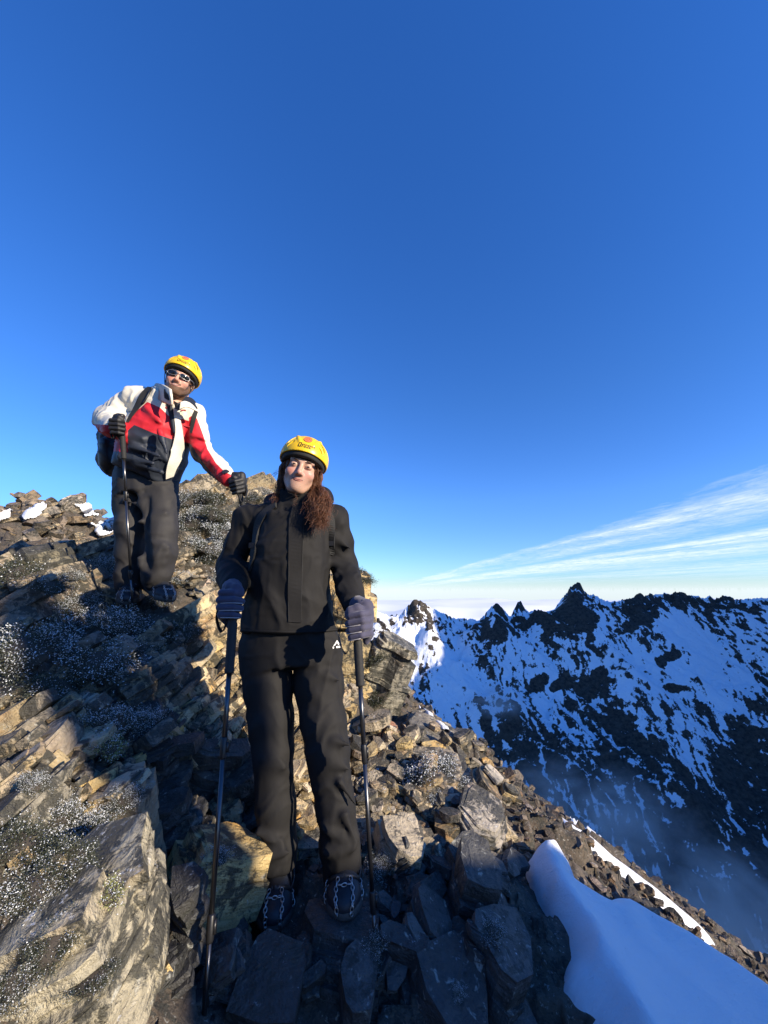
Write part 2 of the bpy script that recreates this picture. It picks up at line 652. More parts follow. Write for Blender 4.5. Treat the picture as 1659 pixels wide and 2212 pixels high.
def rock_mat(name, grey, tan, rust, rust_amt=0.5, scale=1.0, frost=0.25, world_space=False, rough=0.62, dark=0.03):
    m, t, b = new_mat(name)
    tcn = nd(t, 'ShaderNodeTexCoord')
    if world_space:
        vec = nd(t, 'ShaderNodeNewGeometry').outputs['Position']
    else:
        oi_ = nd(t, 'ShaderNodeObjectInfo')
        pa = nd(t, 'ShaderNodeAttribute', attribute_name='piece')
        rnd = math_n(t, 'FRACT', math_n(t, 'ADD', oi_.outputs['Random'], pa.outputs['Fac']))
        off = nd(t, 'ShaderNodeVectorMath', operation='SCALE')
        off.inputs[0].default_value = (13.1, 7.7, 21.3)
        lk(t, rnd, off.inputs['Scale'])
        ad = nd(t, 'ShaderNodeVectorMath', operation='ADD')
        lk(t, tcn.outputs['Object'], ad.inputs[0])
        lk(t, off.outputs[0], ad.inputs[1])
        vec = ad.outputs[0]
    big = noise_n(t, vec, 2.6 * scale, 5, 0.6, 0.4)
    mid = noise_n(t, vec, 9 * scale, 5, 0.65, 0.6)
    lam = noise_n(t, mapping(t, vec, (4.5 * scale, 4.5 * scale, 30 * scale), (0.12, 0.1, 0)), 1.0, 6, 0.62, 0.35)
    fin = noise_n(t, vec, 70 * scale, 5, 0.7)
    col = mixc(t, ramp(t, big, [(0.36, 0.0), (0.56, 1.0)]), grey, tan)
    rmask = ramp(t, noise_n(t, mapping(t, vec, (3 * scale, 3 * scale, 5 * scale), loc=(5, 2, 9)), 1.0, 4, 0.6, 0.8), [(0.62 - 0.22 * rust_amt, 0.0), (0.74 - 0.2 * rust_amt, 1.0)])
    col = mixc(t, math_n(t, 'MULTIPLY', rmask, min(1.0, rust_amt * 1.3)), col, rust)
    wv = nd(t, 'ShaderNodeVectorMath', operation='ADD')
    lk(t, vec, wv.inputs[0])
    nz = nd(t, 'ShaderNodeTexNoise', ins={'Scale': 7.0 * scale, 'Detail': 3.0})
    lk(t, vec, nz.inputs['Vector'])
    sc2 = nd(t, 'ShaderNodeVectorMath', operation='SCALE')
    sc2.inputs['Scale'].default_value = 0.42 / scale
    lk(t, nz.outputs['Color'], sc2.inputs[0])
    lk(t, sc2.outputs[0], wv.inputs[1])
    sq = mapping(t, wv.outputs[0], (1, .8, 3.4), (0.15, -0.1, 0))
    ck = nd(t, 'ShaderNodeTexVoronoi', feature='DISTANCE_TO_EDGE', ins={'Scale': 4.2 * scale})
    lk(t, sq, ck.inputs['Vector'])
    vc = nd(t, 'ShaderNodeTexVoronoi', feature='F1', ins={'Scale': 4.2 * scale})
    lk(t, sq, vc.inputs['Vector'])
    cellv = nd(t, 'ShaderNodeSeparateColor')
    lk(t, vc.outputs['Color'], cellv.inputs[0])
    crack = ramp(t, ck.outputs['Distance'], [(0.0, 1.0), (0.035, 0.25), (0.07, 0.0)])
    col = mixc(t, math_n(t, 'MULTIPLY', cellv.outputs[0], 0.38), col, tuple(c * 0.55 for c in grey))
    col = mixc(t, math_n(t, 'MULTIPLY', cellv.outputs[1], 0.30), col, tuple(min(1, c * 1.35 + 0.03) for c in tan))
    col = mixc(t, ramp(t, lam, [(0.3, 0.34), (0.5, 0.0), (0.7, 0.0)]), col, tuple(c * 0.4 for c in grey))
    col = mixc(t, ramp(t, mid, [(0.32, 0.55), (0.5, 0.0)]), col, tuple(c * 0.4 for c in tan))
    if not world_space:
        rv = nd(t, 'ShaderNodeHueSaturation')
        lk(t, math_n(t, 'ADD', math_n(t, 'MULTIPLY', math_n(t, 'FRACT', math_n(t, 'MULTIPLY', rnd, 7.31)), 0.75), 0.62), rv.inputs['Value'])
        lk(t, math_n(t, 'ADD', math_n(t, 'MULTIPLY', math_n(t, 'FRACT', math_n(t, 'MULTIPLY', rnd, 3.77)), 0.6), 0.65), rv.inputs['Saturation'])
        lk(t, col, rv.inputs['Color'])
        col = rv.outputs[0]
    # pale lichen flecks and dark lichen
    col = mixc(t, ramp(t, noise_n(t, vec, 31 * scale, 3, 0.6, 0.5), [(0.62, 0.0), (0.70, 0.6)]), col, (0.46, 0.46, 0.40))
    dl = math_n(t, 'ADD', math_n(t, 'MULTIPLY', noise_n(t, mapping(t, vec, loc=(3, 8, 1)), 19 * scale, 5, 0.72, 0.6), 0.6), math_n(t, 'MULTIPLY', noise_n(t, mapping(t, vec, loc=(9, 1, 4)), 3.4 * scale, 3, 0.6, 0.4), 0.4))
    col = mixc(t, ramp(t, dl, [(0.535 - dark, 0.0), (0.585 - dark, 0.88)]), col, (0.030, 0.031, 0.026))
    if frost > 0:
        g = nd(t, 'ShaderNodeNewGeometry')
        sx = nd(t, 'ShaderNodeSeparateXYZ')
        lk(t, g.outputs['Normal'], sx.inputs[0])
        upw = ramp(t, sx.outputs[2], [(0.35, 0.0), (0.95, 1.0)])
        fr = ramp(t, noise_n(t, g.outputs['Position'], 55, 4, 0.75), [(0.64 - 0.12 * frost, 0.0), (0.72 - 0.1 * frost, 1.0)])
        pat = ramp(t, noise_n(t, g.outputs['Position'], 4.0, 3, 0.6), [(0.48, 0.0), (0.6, 1.0)])
        col = mixc(t, math_n(t, 'MULTIPLY', math_n(t, 'MULTIPLY', fr, upw), math_n(t, 'MULTIPLY', pat, 0.9)), col, (0.78, 0.80, 0.83))
    lk(t, col, b.inputs['Base Color'])
    b.inputs['Roughness'].default_value = rough
    lk(t, ramp(t, fin, [(0.3, rough - 0.2), (0.7, rough + 0.2)]), b.inputs['Roughness'])
    h = math_n(t, 'ADD', math_n(t, 'MULTIPLY', lam, 0.7), math_n(t, 'MULTIPLY', mid, 1.0))
    h = math_n(t, 'ADD', h, math_n(t, 'MULTIPLY', fin, 0.28))
    h = math_n(t, 'ADD', h, math_n(t, 'MULTIPLY', cellv.outputs[2], 0.5))
    bump(t, b, h, 1.0, 0.03 / scale)
    return m


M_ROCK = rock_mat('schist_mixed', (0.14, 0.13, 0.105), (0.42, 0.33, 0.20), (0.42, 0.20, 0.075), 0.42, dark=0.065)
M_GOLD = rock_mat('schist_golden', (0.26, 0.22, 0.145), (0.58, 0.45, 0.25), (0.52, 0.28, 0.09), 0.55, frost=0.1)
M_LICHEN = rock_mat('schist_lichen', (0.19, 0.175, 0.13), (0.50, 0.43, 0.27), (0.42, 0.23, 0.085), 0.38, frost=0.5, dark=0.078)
M_SHADE = rock_mat('schist_dark_shade', (0.042, 0.044, 0.047), (0.085, 0.082, 0.075), (0.12, 0.075, 0.04), 0.2, frost=0.1)  # dark schist, its colour lowered further to deepen the shaded areas
M_FARROCK = rock_mat('schist_hill', (0.13, 0.11, 0.085), (0.27, 0.20, 0.125), (0.26, 0.14, 0.06), 0.3, scale=0.35, frost=0.0)
M_GROUND = rock_mat('rubble_soil', (0.05, 0.045, 0.038), (0.11, 0.085, 0.06), (0.13, 0.075, 0.035), 0.4, scale=2.2, frost=0.2, world_space=True, rough=0.85)
M_SCREE = rock_mat('scree_brown', (0.10, 0.08, 0.06), (0.21, 0.145, 0.09), (0.2, 0.10, 0.05), 0.4, scale=0.8, frost=0.0)


def snow_mat(name, bumpiness=0.6, scale=1.0):
    m, t, b = new_mat(name)
    g = nd(t, 'ShaderNodeNewGeometry').outputs['Position']
    b.inputs['Base Color'].default_value = (0.86, 0.88, 0.92, 1)
    b.inputs['Roughness'].default_value = 0.55
    b.inputs['Subsurface Weight'].default_value = 0.0
    h = math_n(t, 'ADD', math_n(t, 'MULTIPLY', noise_n(t, mapping(t, g, (1, 1.6, 1)), 9 * scale, 5, 0.62, 0.3), 1.1), math_n(t, 'MULTIPLY', noise_n(t, g, 230 * scale, 4, 0.7), 0.3))
    bump(t, b, h, bumpiness, 0.035 / scale)
    sp = ramp(t, noise_n(t, g, 60, 3, 0.6), [(0.70, 0.0), (0.74, 0.5)])
    lk(t, mixc(t, sp, (0.86, 0.88, 0.92), (0.45, 0.43, 0.42)), b.inputs['Base Color'])
    return m


M_SNOW = snow_mat('snow_packed')


def plain(name, col, rough=0.6, metal=0.0, bscale=0, bstr=0.3, bdist=0.002, spec=0.5, sheen=0.0, vary=0.0):
    m, t, b = new_mat(name)
    b.inputs['Base Color'].default_value = tuple(col) + (1,)
    b.inputs['Roughness'].default_value = rough
    b.inputs['Metallic'].default_value = metal
    b.inputs['Specular IOR Level'].default_value = spec
    b.inputs['Sheen Weight'].default_value = sheen
    g = nd(t, 'ShaderNodeTexCoord').outputs['Object']
    if vary:
        n = noise_n(t, g, 22, 4, 0.6)
        lk(t, mixc(t, ramp(t, n, [(0.3, 0.0), (0.7, 1.0)]), tuple(c * (1 - vary) for c in col), tuple(min(1, c * (1 + vary)) for c in col)), b.inputs['Base Color'])
    if bscale:
        bump(t, b, noise_n(t, g, bscale, 4, 0.6), bstr, bdist)
    return m


M_LEAF = plain('alpine_leaf', (0.040, 0.046, 0.024), 0.6, vary=0.5)
M_LEAFY = plain('alpine_leaf_yellow', (0.26, 0.27, 0.09), 0.6, vary=0.3)
M_FROST = plain('rime_frost', (0.62, 0.65, 0.68), 0.4, vary=0.3)
M_TWIG = plain('twig', (0.055, 0.045, 0.035), 0.8)

# ------------------------------------------------------------------ ridge ground
CTRL = np.array([
    (-.38, 1.5, -1.07), (-.13, 1.5, -1.02), (-.2, 1.2, -1.16), (-.1, .6, -1.32), (0, 0, -1.5), (0, -1.5, -1.9), (0, -4, -2.9), (.2, 1.3, -1.15), (.5, 1.8, -1.17),
    (.6, 1.2, -1.24), (.9, 1.6, -1.30), (1.3, 1.6, -1.45), (1.5, 1.1, -1.55), (.19, 2.5, -1.02), (.46, 2.5, -1.12), (.56, 3, -1.12), (.72, 2.4, -1.2),
    (1.5, 3, -1.92), (2, 2, -2.0), (3, 5, -3.42), (1, 5, -2.02), (.28, 5, -1.5), (0.0, 1.75, -1.08),
    (-.5, 2.2, -.80), (-.55, 2.8, -.55), (-.25, 2.2, -.90), (-.3, 3.2, -.60), (-.1, 3.2, -.85), (-1.04, 2.6, -.37), (-1.2, 3, -.09),
    (-1.63, 2.7, -.12), (-1.4, 2.55, -.16), (-1.65, 3.6, .27), (-1.5, 2.1, -.43), (-2.2, 2.6, -.08), (-2.9, 3, .14), (-1.1, 1.4, -.66),
    (-.91, 1.6, -.76), (-.72, 1.03, -.70), (-.56, .74, -.70), (-.5, 1.0, -.95), (-.6, 1.45, -1.0), (-.9, .5, -.7), (-1.4, .9, -.5), (-.5, .2, -1.2),
    (-6, 6, .32), (-12.8, 15, 2.75), (-9.7, 13.5, 1.45), (-17, 15, 1.7), (-8, 9, .42), (-5, 6, .18), (-10, 21, 1.0), (-6, 12, .4), (-3, 8, .3),
    (-3, 12, -.7), (-2, 6, .3), (-1, 5, -.35), (-2.1, 4.5, .45), (-1.1, 4, -.05), (-6, 2, -.4), (-8, 5, .3), (-4, 0, -.8), (-2.2, 0, -.7), (-3, -3, -2.0), (3, -3, -3.2),
    (6, 2, -4.8), (8, 10, -8.0), (4, 15, -6.45), (15, 25, -16.4), (0, 15, -3.8), (0, 25, -6.2), (-10, 30, -3), (-20, 25, -2), (10, -5, -8), (-12, 0, -2), (-20, 8, -1), (0, -12, -7), (5, 8, -5.5), (1, 9, -2.95), (30, 40, -30.2), (20, 10, -16.5)])


def _tps_fit(P):
    n = len(P)
    r2 = ((P[:, None, :2] - P[None, :, :2]) ** 2).sum(-1)
    K = 0.5 * r2 * np.log(r2 + 1e-9) + 0.02 * np.eye(n)
    A = np.zeros((n + 3, n + 3))
    A[:n, :n] = K
    A[:n, n] = 1
    A[:n, n + 1:] = P[:, :2]
    A[n:, :n] = A[:n, n:].T
    return np.linalg.solve(A, np.concatenate([P[:, 2], [0, 0, 0]]))


_TW = _tps_fit(CTRL)


def H0(x, y):
    x = np.asarray(x, float)
    y = np.asarray(y, float)
    out = _TW[-3] + _TW[-2] * x + _TW[-1] * y
    for w, (a, b, _) in zip(_TW[:-3], CTRL):
        r2 = (x - a) ** 2 + (y - b) ** 2
        out = out + w * 0.5 * r2 * np.log(r2 + 1e-9)
    r = np.sqrt(x * x + y * y)
    flank = -.15 - .69 * x - .235 * y
    left = -2.0 + .35 * (x + 14) - .12 * (y - 20)
    far = np.minimum(flank, left + 4) - 0.0012 * np.maximum(r - 55, 0) ** 2
    t = sstep(18, 34, r)
    return out * (1 - t) + far * t


def cells(x, y, size, s, tilt=0.8):
    """broken blocky relief: each cell of a Voronoi pattern is a tilted flat facet"""
    u, v = x / size, y / size
    iu, iv = np.floor(u).astype(np.int64), np.floor(v).astype(np.int64)
    best = np.full(u.shape, 9.0)
    out = np.zeros(u.shape)
    zz = np.zeros_like(iu)
    for du in (-1, 0, 1):
        for dv in (-1, 0, 1):
            a, b = iu + du, iv + dv
            fx = a + _hash(a, b, zz, s)
            fy = b + _hash(a, b, zz + 1, s)
            d = (u - fx) ** 2 + ((v - fy) * 1.25) ** 2
            h = _hash(a, b, zz + 2, s) * 2 - 1 + tilt * ((_hash(a, b, zz + 3, s) * 2 - 1) * (u - fx) + (_hash(a, b, zz + 4, s) * 2 - 1) * (v - fy)) * 2
            m = d < best
            best = np.where(m, d, best)
            out = np.where(m, h, out)
    return out


def H(x, y):
    """ground with its rubble relief"""
    x = np.asarray(x, float)
    y = np.asarray(y, float)
    r = np.sqrt(x * x + y * y)
    p = np.stack([x, y, 0 * x], -1)
    wx, wy = x + fbm(p * 2.5, 3, 71) * .08, y + fbm(p * 2.5 + 40, 3, 72) * .08
    n = fbm(p * 3.1, 4, 3) * 0.05 + ridged(p * 0.45, 4, 11) * np.clip(r * 0.018, 0, 0.35) + fbm(p * 0.16, 3, 5) * np.clip(r * 0.012 - 0.05, 0, 0.9)
    n = n + cells(wx, wy, .34, 81) * .055 * (1 - sstep(8, 14, r)) + cells(wx, wy, .13, 82) * .022 * (1 - sstep(4, 8, r))
    n = n + cells(wx, wy, 1.1, 83) * .17 * sstep(4, 7, r) * (1 - .5 * sstep(20, 40, r)) + cells(wx, wy, .45, 84) * .07 * sstep(4, 7, r) + cells(wx, wy, 2.6, 85) * .34 * sstep(7, 12, r) * (x < -1)
    return H0(x, y) + n


def Hs(x, y):
    """ground without its blocks"""
    r = np.sqrt(x * x + y * y)
    p = np.stack([x, y, 0 * x], -1)
    return H0(x, y) + fbm(p * 3.1, 4, 3) * 0.05 + ridged(p * 0.45, 4, 11) * np.clip(r * 0.018, 0, 0.35) + fbm(p * 0.16, 3, 5) * np.clip(r * 0.012 - 0.05, 0, 0.9)


_lt = np.radians(np.linspace(-100, 100, 700))
_lr = np.geomspace(0.3, 400, 500)
_A, _B = np.meshgrid(_lt, _lr, indexing='ij')
_HL = H0(_B * np.sin(_A), _B * np.cos(_A))


def Hq(x, y):
    a = (np.arctan2(x, y) - _lt[0]) / (_lt[1] - _lt[0])
    b = np.log(np.hypot(x, y) / .3) / np.log(_lr[1] / _lr[0])
    a = np.clip(a, 0, 698.999)
    b = np.clip(b, 0, 498.999)
    i, j = a.astype(int), b.astype(int)
    f, g = a - i, b - j
    return (_HL[i, j] * (1 - f) + _HL[i + 1, j] * f) * (1 - g) + (_HL[i, j + 1] * (1 - f) + _HL[i + 1, j + 1] * f) * g


_YS = np.concatenate([np.arange(0.4, 8, 0.02), np.geomspace(8, 160, 350)])


def ghit(px, py, far=160.0):
    d = ray(px, py)
    P = _YS[:, None] * (d / d[1])
    b = P[:, 2] < Hq(P[:, 0], P[:, 1])
    if not b.any():
        return None
    return P[int(np.argmax(b))]


th = np.unique(np.concatenate([np.linspace(-180, -62, 40), np.linspace(-62, 62, 470), np.linspace(62, 180, 40)]))
rr = np.concatenate([np.geomspace(0.25, 130, 430)])
TH, RR = np.meshgrid(np.radians(th), rr, indexing='ij')
gx, gy = RR * np.sin(TH), RR * np.cos(TH)
gz = H(gx, gy)
V = np.stack([gx, gy, gz], -1).reshape(-1, 3)
nI, nJ = gx.shape
ii, jj = np.meshgrid(np.arange(nI - 1), np.arange(nJ - 1), indexing='ij')
F = np.stack([ii * nJ + jj, (ii + 1) * nJ + jj, (ii + 1) * nJ + jj + 1, ii * nJ + jj + 1], -1).reshape(-1, 4)[:, ::-1]
ground = mk('ridge_ground', V, F, M_GROUND, smooth=True)
tag(ground, kind='structure')


# ------------------------------------------------------------------ rocks
def hull_bm(seed, dims, npts=13, box=0.75):
    """broken block: a skewed box whose corners are knocked off"""
    r = np.random.default_rng(seed)
    P = []
    for x in (-1, 1):
        for y in (-1, 1):
            for z in (-1, 1):
                c = np.array((x, y, z), float)
                if r.random() < .52 - .3 * (box > .85):
                    k = r.uniform(.25, .75, 3)
                    for ax in range(3):
                        q = c.copy()
                        q[ax] *= 1 - k[ax] * 1.3
                        P.append(q)
                else:
                    P.append(c * r.uniform(.72, 1.02, 3))
    P = np.array(P)
    sh = r.uniform(-.28, .28, 6)
    P = P + np.stack([sh[0] * P[:, 1] + sh[1] * P[:, 2] * 1.4, sh[2] * P[:, 0] + sh[3] * P[:, 2] * 1.4, sh[4] * P[:, 0] * .9 + sh[5] * P[:, 1] * .9], -1)
    tp = 1 + r.uniform(-.45, .25) * (P[:, 0] * .5 + .5)
    P[:, 1:] *= tp[:, None]
    P *= 1.0 / np.abs(P).max(0)
    bm = bmesh.new()
    for p in P * np.asarray(dims) / 2:
        bm.verts.new(p)
    res = bmesh.ops.convex_hull(bm, input=bm.verts)
    for g in res.get('geom_interior', []) + res.get('geom_unused', []):
        if isinstance(g, bmesh.types.BMVert) and g.is_valid:
            bm.verts.remove(g)
    bmesh.ops.recalc_face_normals(bm, faces=bm.faces)
    return bm


def rock_verts(seed, dims, npts=13, cuts=0, rough=0.03, layer=0.05, box=0.75):
    """angular block; with cuts its faces break into ledges along the foliation (local z)"""
    bm = hull_bm(seed, dims, npts, box)
    bmesh.ops.triangulate(bm, faces=bm.faces)
    if cuts:
        bmesh.ops.subdivide_edges(bm, edges=bm.edges, cuts=cuts, use_grid_fill=True)
        bmesh.ops.triangulate(bm, faces=bm.faces)
    bm.verts.index_update()
    bm.normal_update()
    v = np.array([q.co[:] for q in bm.verts])
    nrm = np.array([q.normal[:] for q in bm.verts])
    f = [tuple(q.index for q in p.verts) for p in bm.faces]
    bm.free()
    if cuts:
        s = max(dims)
        lay = s * 0.075
        wob = fbm(v / s * 5, 3, seed) * lay * 1.6
        kz = (v[:, 2] + wob) / lay
        k0 = np.floor(kz)
        hv = _hash(k0 + 500, k0 * 0 + seed, k0 * 0, 3) * 2 - 1
        hv2 = _hash(np.floor(kz / 3) + 900, k0 * 0 + seed, k0 * 0, 5) * 2 - 1
        side = 1 - np.abs(nrm[:, 2])
        v[:, :2] *= 1 + ((hv * layer * .5 + hv2 * layer * .7) * side)[:, None]
        v += nrm * (ridged(v / s * 3.2, 3, seed + 9) * rough * s * 0.5 + fbm(v / s * 6, 4, seed + 4) * rough * s * 0.8)[:, None]
        gch = np.random.default_rng(seed + 77)
        for k in range(5):
            n_ = gch.normal(size=3)
            n_ /= np.linalg.norm(n_)
            e_ = v @ n_ - (v @ n_).max() * gch.uniform(.72, .92)
            v = v - np.maximum(e_, 0)[:, None] * n_
    return v, f


def layered(seed, dims, nl=6, m=10, rough=1.0):
    """foliated block: parallel broken plates, each with its own edge, one on the other along local z"""
    g_ = np.random.default_rng(seed)
    th_ = np.sort(np.linspace(0, 2 * math.pi, m, endpoint=False) + g_.uniform(-.25, .25, m))
    rad = 1 / np.maximum(np.abs(np.cos(th_)), np.abs(np.sin(th_))) ** g_.uniform(.55, .95) * g_.uniform(.80, 1.04, m)
    O = np.stack([np.cos(th_), np.sin(th_)], 1) * rad[:, None]
    tk = g_.dirichlet(np.full(nl, 2.2)) * 2
    zt = -1 + np.cumsum(tk)
    V, F, n = [], [], 0
    drift = np.zeros(2)
    lean = g_.uniform(-.22, .22, 2)
    for l in range(nl):
        z0, z1 = (zt[l - 1] if l else -1), zt[l]
        zc_ = (z0 + z1) / 2
        drift = drift * .6 + g_.normal(size=2) * .035 * rough
        sc_ = (1 - .30 * abs(zc_) ** 3) * (1 + g_.normal() * .055 * rough)
        P = O * sc_ * (1 + g_.normal(size=(m, 1)) * .035 * rough) + drift + lean * zc_
        if g_.random() < .45 and nl > 1:
            a_ = g_.uniform(0, 2 * math.pi)
            d_ = np.array((math.cos(a_), math.sin(a_)))
            e_ = P @ d_ - g_.uniform(.45, .85)
            P = P - np.maximum(e_, 0)[:, None] * d_
        tilt = g_.normal(size=2) * .035
        for (zz, k_) in ((z0 - .06, 1.0), (z0 + (z1 - z0) * .5, 1.0 + g_.normal() * .012), (z1, 1.0 - g_.uniform(.0, .05))):
            Q = P * k_ + g_.normal(size=(m, 2)) * .010
            V.append(np.concatenate([Q, (zz + Q @ tilt + g_.normal(size=m) * .012)[:, None]], 1))
        for k in range(m):
            k2 = (k + 1) % m
            F.append((n + k, n + k2, n + m + k2, n + m + k))
            F.append((n + m + k, n + m + k2, n + 2 * m + k2, n + 2 * m + k))
        F.append(tuple(n + 2 * m + k for k in range(m)))
        F.append(tuple(n + k for k in range(m))[::-1])
        n += 3 * m
    V = np.concatenate(V)
    V = V / np.abs(V).max(0)
    return V * np.asarray(dims) / 2, F


def put_rock(name, seed, loc, dims, rot, mat, parent=None, cuts=0, npts=13, rough=0.04, layer=0.065, box=0.75, sharp=24):
    lay_ = bool(cuts)
    if lay_:
        v, f = layered(seed, dims, max(4, cuts) if mat is not M_SHADE else 3 + seed % 2, 11 + cuts // 3 if mat is not M_SHADE else 7 + seed % 3)
    else:
        v, f = rock_verts(seed, dims, npts, cuts, rough, layer, box)
    o = mk(name, v, f, mat)
    o.rotation_euler = rot
    if parent is not None:
        o.parent = parent
        o.location = Vector(loc) - parent.location
    else:
        o.location = loc
    if cuts and not lay_:
        o.data.polygons.foreach_set('use_smooth', np.ones(len(o.data.polygons), dtype=bool))
        o.data.set_sharp_from_angle(angle=R(sharp))
    return o


DIP = (R(18), R(-34), 0)     # foliation of the ridge: slabs dip to the left and towards the valley


def px_rock(name, cx, cy, w, h, depth, mat, seed, yd, label=None, rot=None, cuts=5, push=0.0, dep=None, fit=True, **kw):
    """a block whose middle stands at picture point (cx, cy), depth metres ahead, w x h picture units wide"""
    if fit:
        g_ = ghit(cx, cy + h * .30)
        if g_ is not None and g_[1] < 8:
            depth = g_[1]
    p = W(cx, cy, depth)
    ww, hh = px2m(w, p), px2m(h, p)
    dims = (ww * 1.12, dep if dep else yd, hh * 1.12)
    o = put_rock(name, seed, p, dims, rot if rot is not None else (0, 0, 0), mat, cuts=cuts, **kw)
    if label:
        tag(o, label, 'rock')
    return o


# --- named boulders and slabs -------------------------------------------------
BO = []


def boulder(*a, **k):
    o = px_rock('boulder', *a, **k)
    BO.append(o)
    return o


# the golden pillar behind the walker in front, and the boulders at its foot
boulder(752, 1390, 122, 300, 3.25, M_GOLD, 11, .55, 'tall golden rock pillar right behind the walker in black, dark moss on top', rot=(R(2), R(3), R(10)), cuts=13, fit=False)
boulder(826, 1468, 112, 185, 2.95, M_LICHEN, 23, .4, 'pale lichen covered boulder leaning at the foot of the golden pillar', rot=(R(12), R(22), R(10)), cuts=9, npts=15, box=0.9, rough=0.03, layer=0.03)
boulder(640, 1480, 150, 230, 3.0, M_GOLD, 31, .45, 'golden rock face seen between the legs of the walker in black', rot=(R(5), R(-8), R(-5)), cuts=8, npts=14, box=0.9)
boulder(829, 1588, 56, 46, 2.62, rock_mat('schist_orange', (0.33, 0.16, 0.08), (0.46, 0.21, 0.09), (0.5, 0.19, 0.06), .7, frost=.1), 41, .2, 'small orange rock under the lichen covered boulder', rot=(R(10), R(20), R(30)), cuts=4)
boulder(945, 1608, 150, 50, 2.95, M_ROCK, 43, .5, 'long grey layered slab sloping down to the right below the lichen boulder', rot=(R(8), R(19), R(-4)), cuts=8, npts=16, layer=0.09)
boulder(935, 1680, 172, 66, 2.5, M_ROCK, 47, .45, 'flat rusty slab with white rime crystals on its front', rot=(R(12), R(3), R(6)), cuts=8, npts=14, layer=0.08)
boulder(862, 1858, 106, 140, 1.95, M_GOLD, 53, .3, 'rust topped upright boulder to the right of the walking pole', rot=(R(14), R(12), R(14)), cuts=8, npts=13, rough=0.02)
boulder(1035, 1795, 120, 110, 2.18, M_ROCK, 59, .4, 'grey brown angular boulder above the dark shaded stones', rot=(R(8), R(24), R(-18)), cuts=8, npts=14)
boulder(1030, 1722, 70, 90, 2.4, M_ROCK, 61, .35, 'upright layered rock at the edge beside the snow streaks', rot=(R(8), R(38), R(0)), cuts=7, layer=0.1)
boulder(1018, 1962, 108, 196, 1.62, M_SHADE, 67, .22, 'tall dark leaning slab in the shade, right of the poles', rot=(R(16), R(14), R(4)), cuts=8, npts=12, rough=0.022)
boulder(905, 2040, 92, 150, 1.52, M_SHADE, 71, .2, 'dark blocky slate leaning left beside the tall shaded slab', rot=(R(18), R(24), R(8)), cuts=7, npts=12, rough=0.02)
boulder(735, 2075, 165, 130, 1.47, M_SHADE, 73, .3, 'brown dark block under one boot of the walker in black', rot=(R(-8), R(6), R(10)), cuts=8, npts=13, rough=0.02)
boulder(575, 2190, 160, 190, 1.13, M_SHADE, 79, .25, 'large square dark block at the bottom middle of the picture', rot=(R(22), R(5), R(8)), cuts=8, npts=14, box=0.95, rough=0.02)
boulder(770, 2160, 90, 170, 1.24, M_SHADE, 83, .18, 'narrow pointed dark slate standing on edge at the bottom', rot=(R(20), R(10), R(-10)), cuts=7, npts=10, rough=0.02)
boulder(940, 2170, 190, 160, 1.27, M_SHADE, 89, .25, 'wide dark slab at the bottom edge between the pole and the snow', rot=(R(18), R(20), R(0)), cuts=8, npts=13, rough=0.025)
boulder(1065, 2120, 130, 180, 1.42, M_SHADE, 97, .25, 'dark rough rock against the edge of the near snow', rot=(R(15), R(16), R(12)), cuts=8, npts=12, rough=0.03)
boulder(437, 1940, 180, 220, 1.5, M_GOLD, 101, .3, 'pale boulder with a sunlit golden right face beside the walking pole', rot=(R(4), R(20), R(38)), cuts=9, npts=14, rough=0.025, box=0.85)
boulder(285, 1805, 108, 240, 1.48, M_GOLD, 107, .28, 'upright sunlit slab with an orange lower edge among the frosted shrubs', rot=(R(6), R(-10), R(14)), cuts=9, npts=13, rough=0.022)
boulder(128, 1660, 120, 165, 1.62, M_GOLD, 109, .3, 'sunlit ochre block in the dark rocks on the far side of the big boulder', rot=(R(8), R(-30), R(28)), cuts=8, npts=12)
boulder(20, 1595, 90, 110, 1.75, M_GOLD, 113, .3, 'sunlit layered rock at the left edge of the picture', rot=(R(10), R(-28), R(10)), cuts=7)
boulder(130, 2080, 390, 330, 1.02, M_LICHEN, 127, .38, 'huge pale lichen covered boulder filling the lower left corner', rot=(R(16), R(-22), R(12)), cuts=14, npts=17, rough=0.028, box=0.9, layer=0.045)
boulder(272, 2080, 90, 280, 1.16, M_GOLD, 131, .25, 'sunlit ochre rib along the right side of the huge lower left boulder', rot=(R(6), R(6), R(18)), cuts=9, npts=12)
boulder(40, 1780, 190, 130, 1.32, M_LICHEN, 137, .35, 'grey rock bearing frosted shrubs above the huge lower left boulder', rot=(R(14), R(-28), R(0)), cuts=8, npts=14)
boulder(215, 1610, 250, 62, 1.85, M_SHADE, 139, .35, 'long dark layered slab in the shade left of the pole', rot=(R(14), R(-22), R(10)), cuts=8, npts=14, layer=0.09)
boulder(300, 1510, 210, 120, 2.1, M_ROCK, 149, .45, 'dark rock hump under the frosted shrubs below the man', rot=(R(14), R(-30), R(-6)), cuts=8, npts=14)
boulder(90, 1255, 150, 110, 2.85, M_LICHEN, 151, .5, 'tan boulder behind the green bush at the left edge', rot=(R(8), R(-20), R(20)), cuts=8, npts=14)
boulder(70, 1470, 170, 150, 2.05, M_SHADE, 157, .4, 'shaded dark rock under the frosted shrubs at the left edge', rot=(R(14), R(-30), R(0)), cuts=8)
boulder(235, 1292, 130, 66, 2.6, M_ROCK, 163, .3, 'flat brown rock slab in front of the boots of the man', rot=(R(10), R(14), R(10)), cuts=7, npts=12)
boulder(445, 1350, 140, 110, 2.62, M_GOLD, 167, .35, 'golden stratified rock step to the right of the man, frosted on top', rot=(R(14), R(-28), R(-4)), cuts=9, npts=15, layer=0.1)
boulder(378, 1265, 60, 46, 2.85, M_GOLD, 173, .25, 'small sunlit rock right behind the boot of the man', rot=(R(8), R(-30), R(0)), cuts=5)
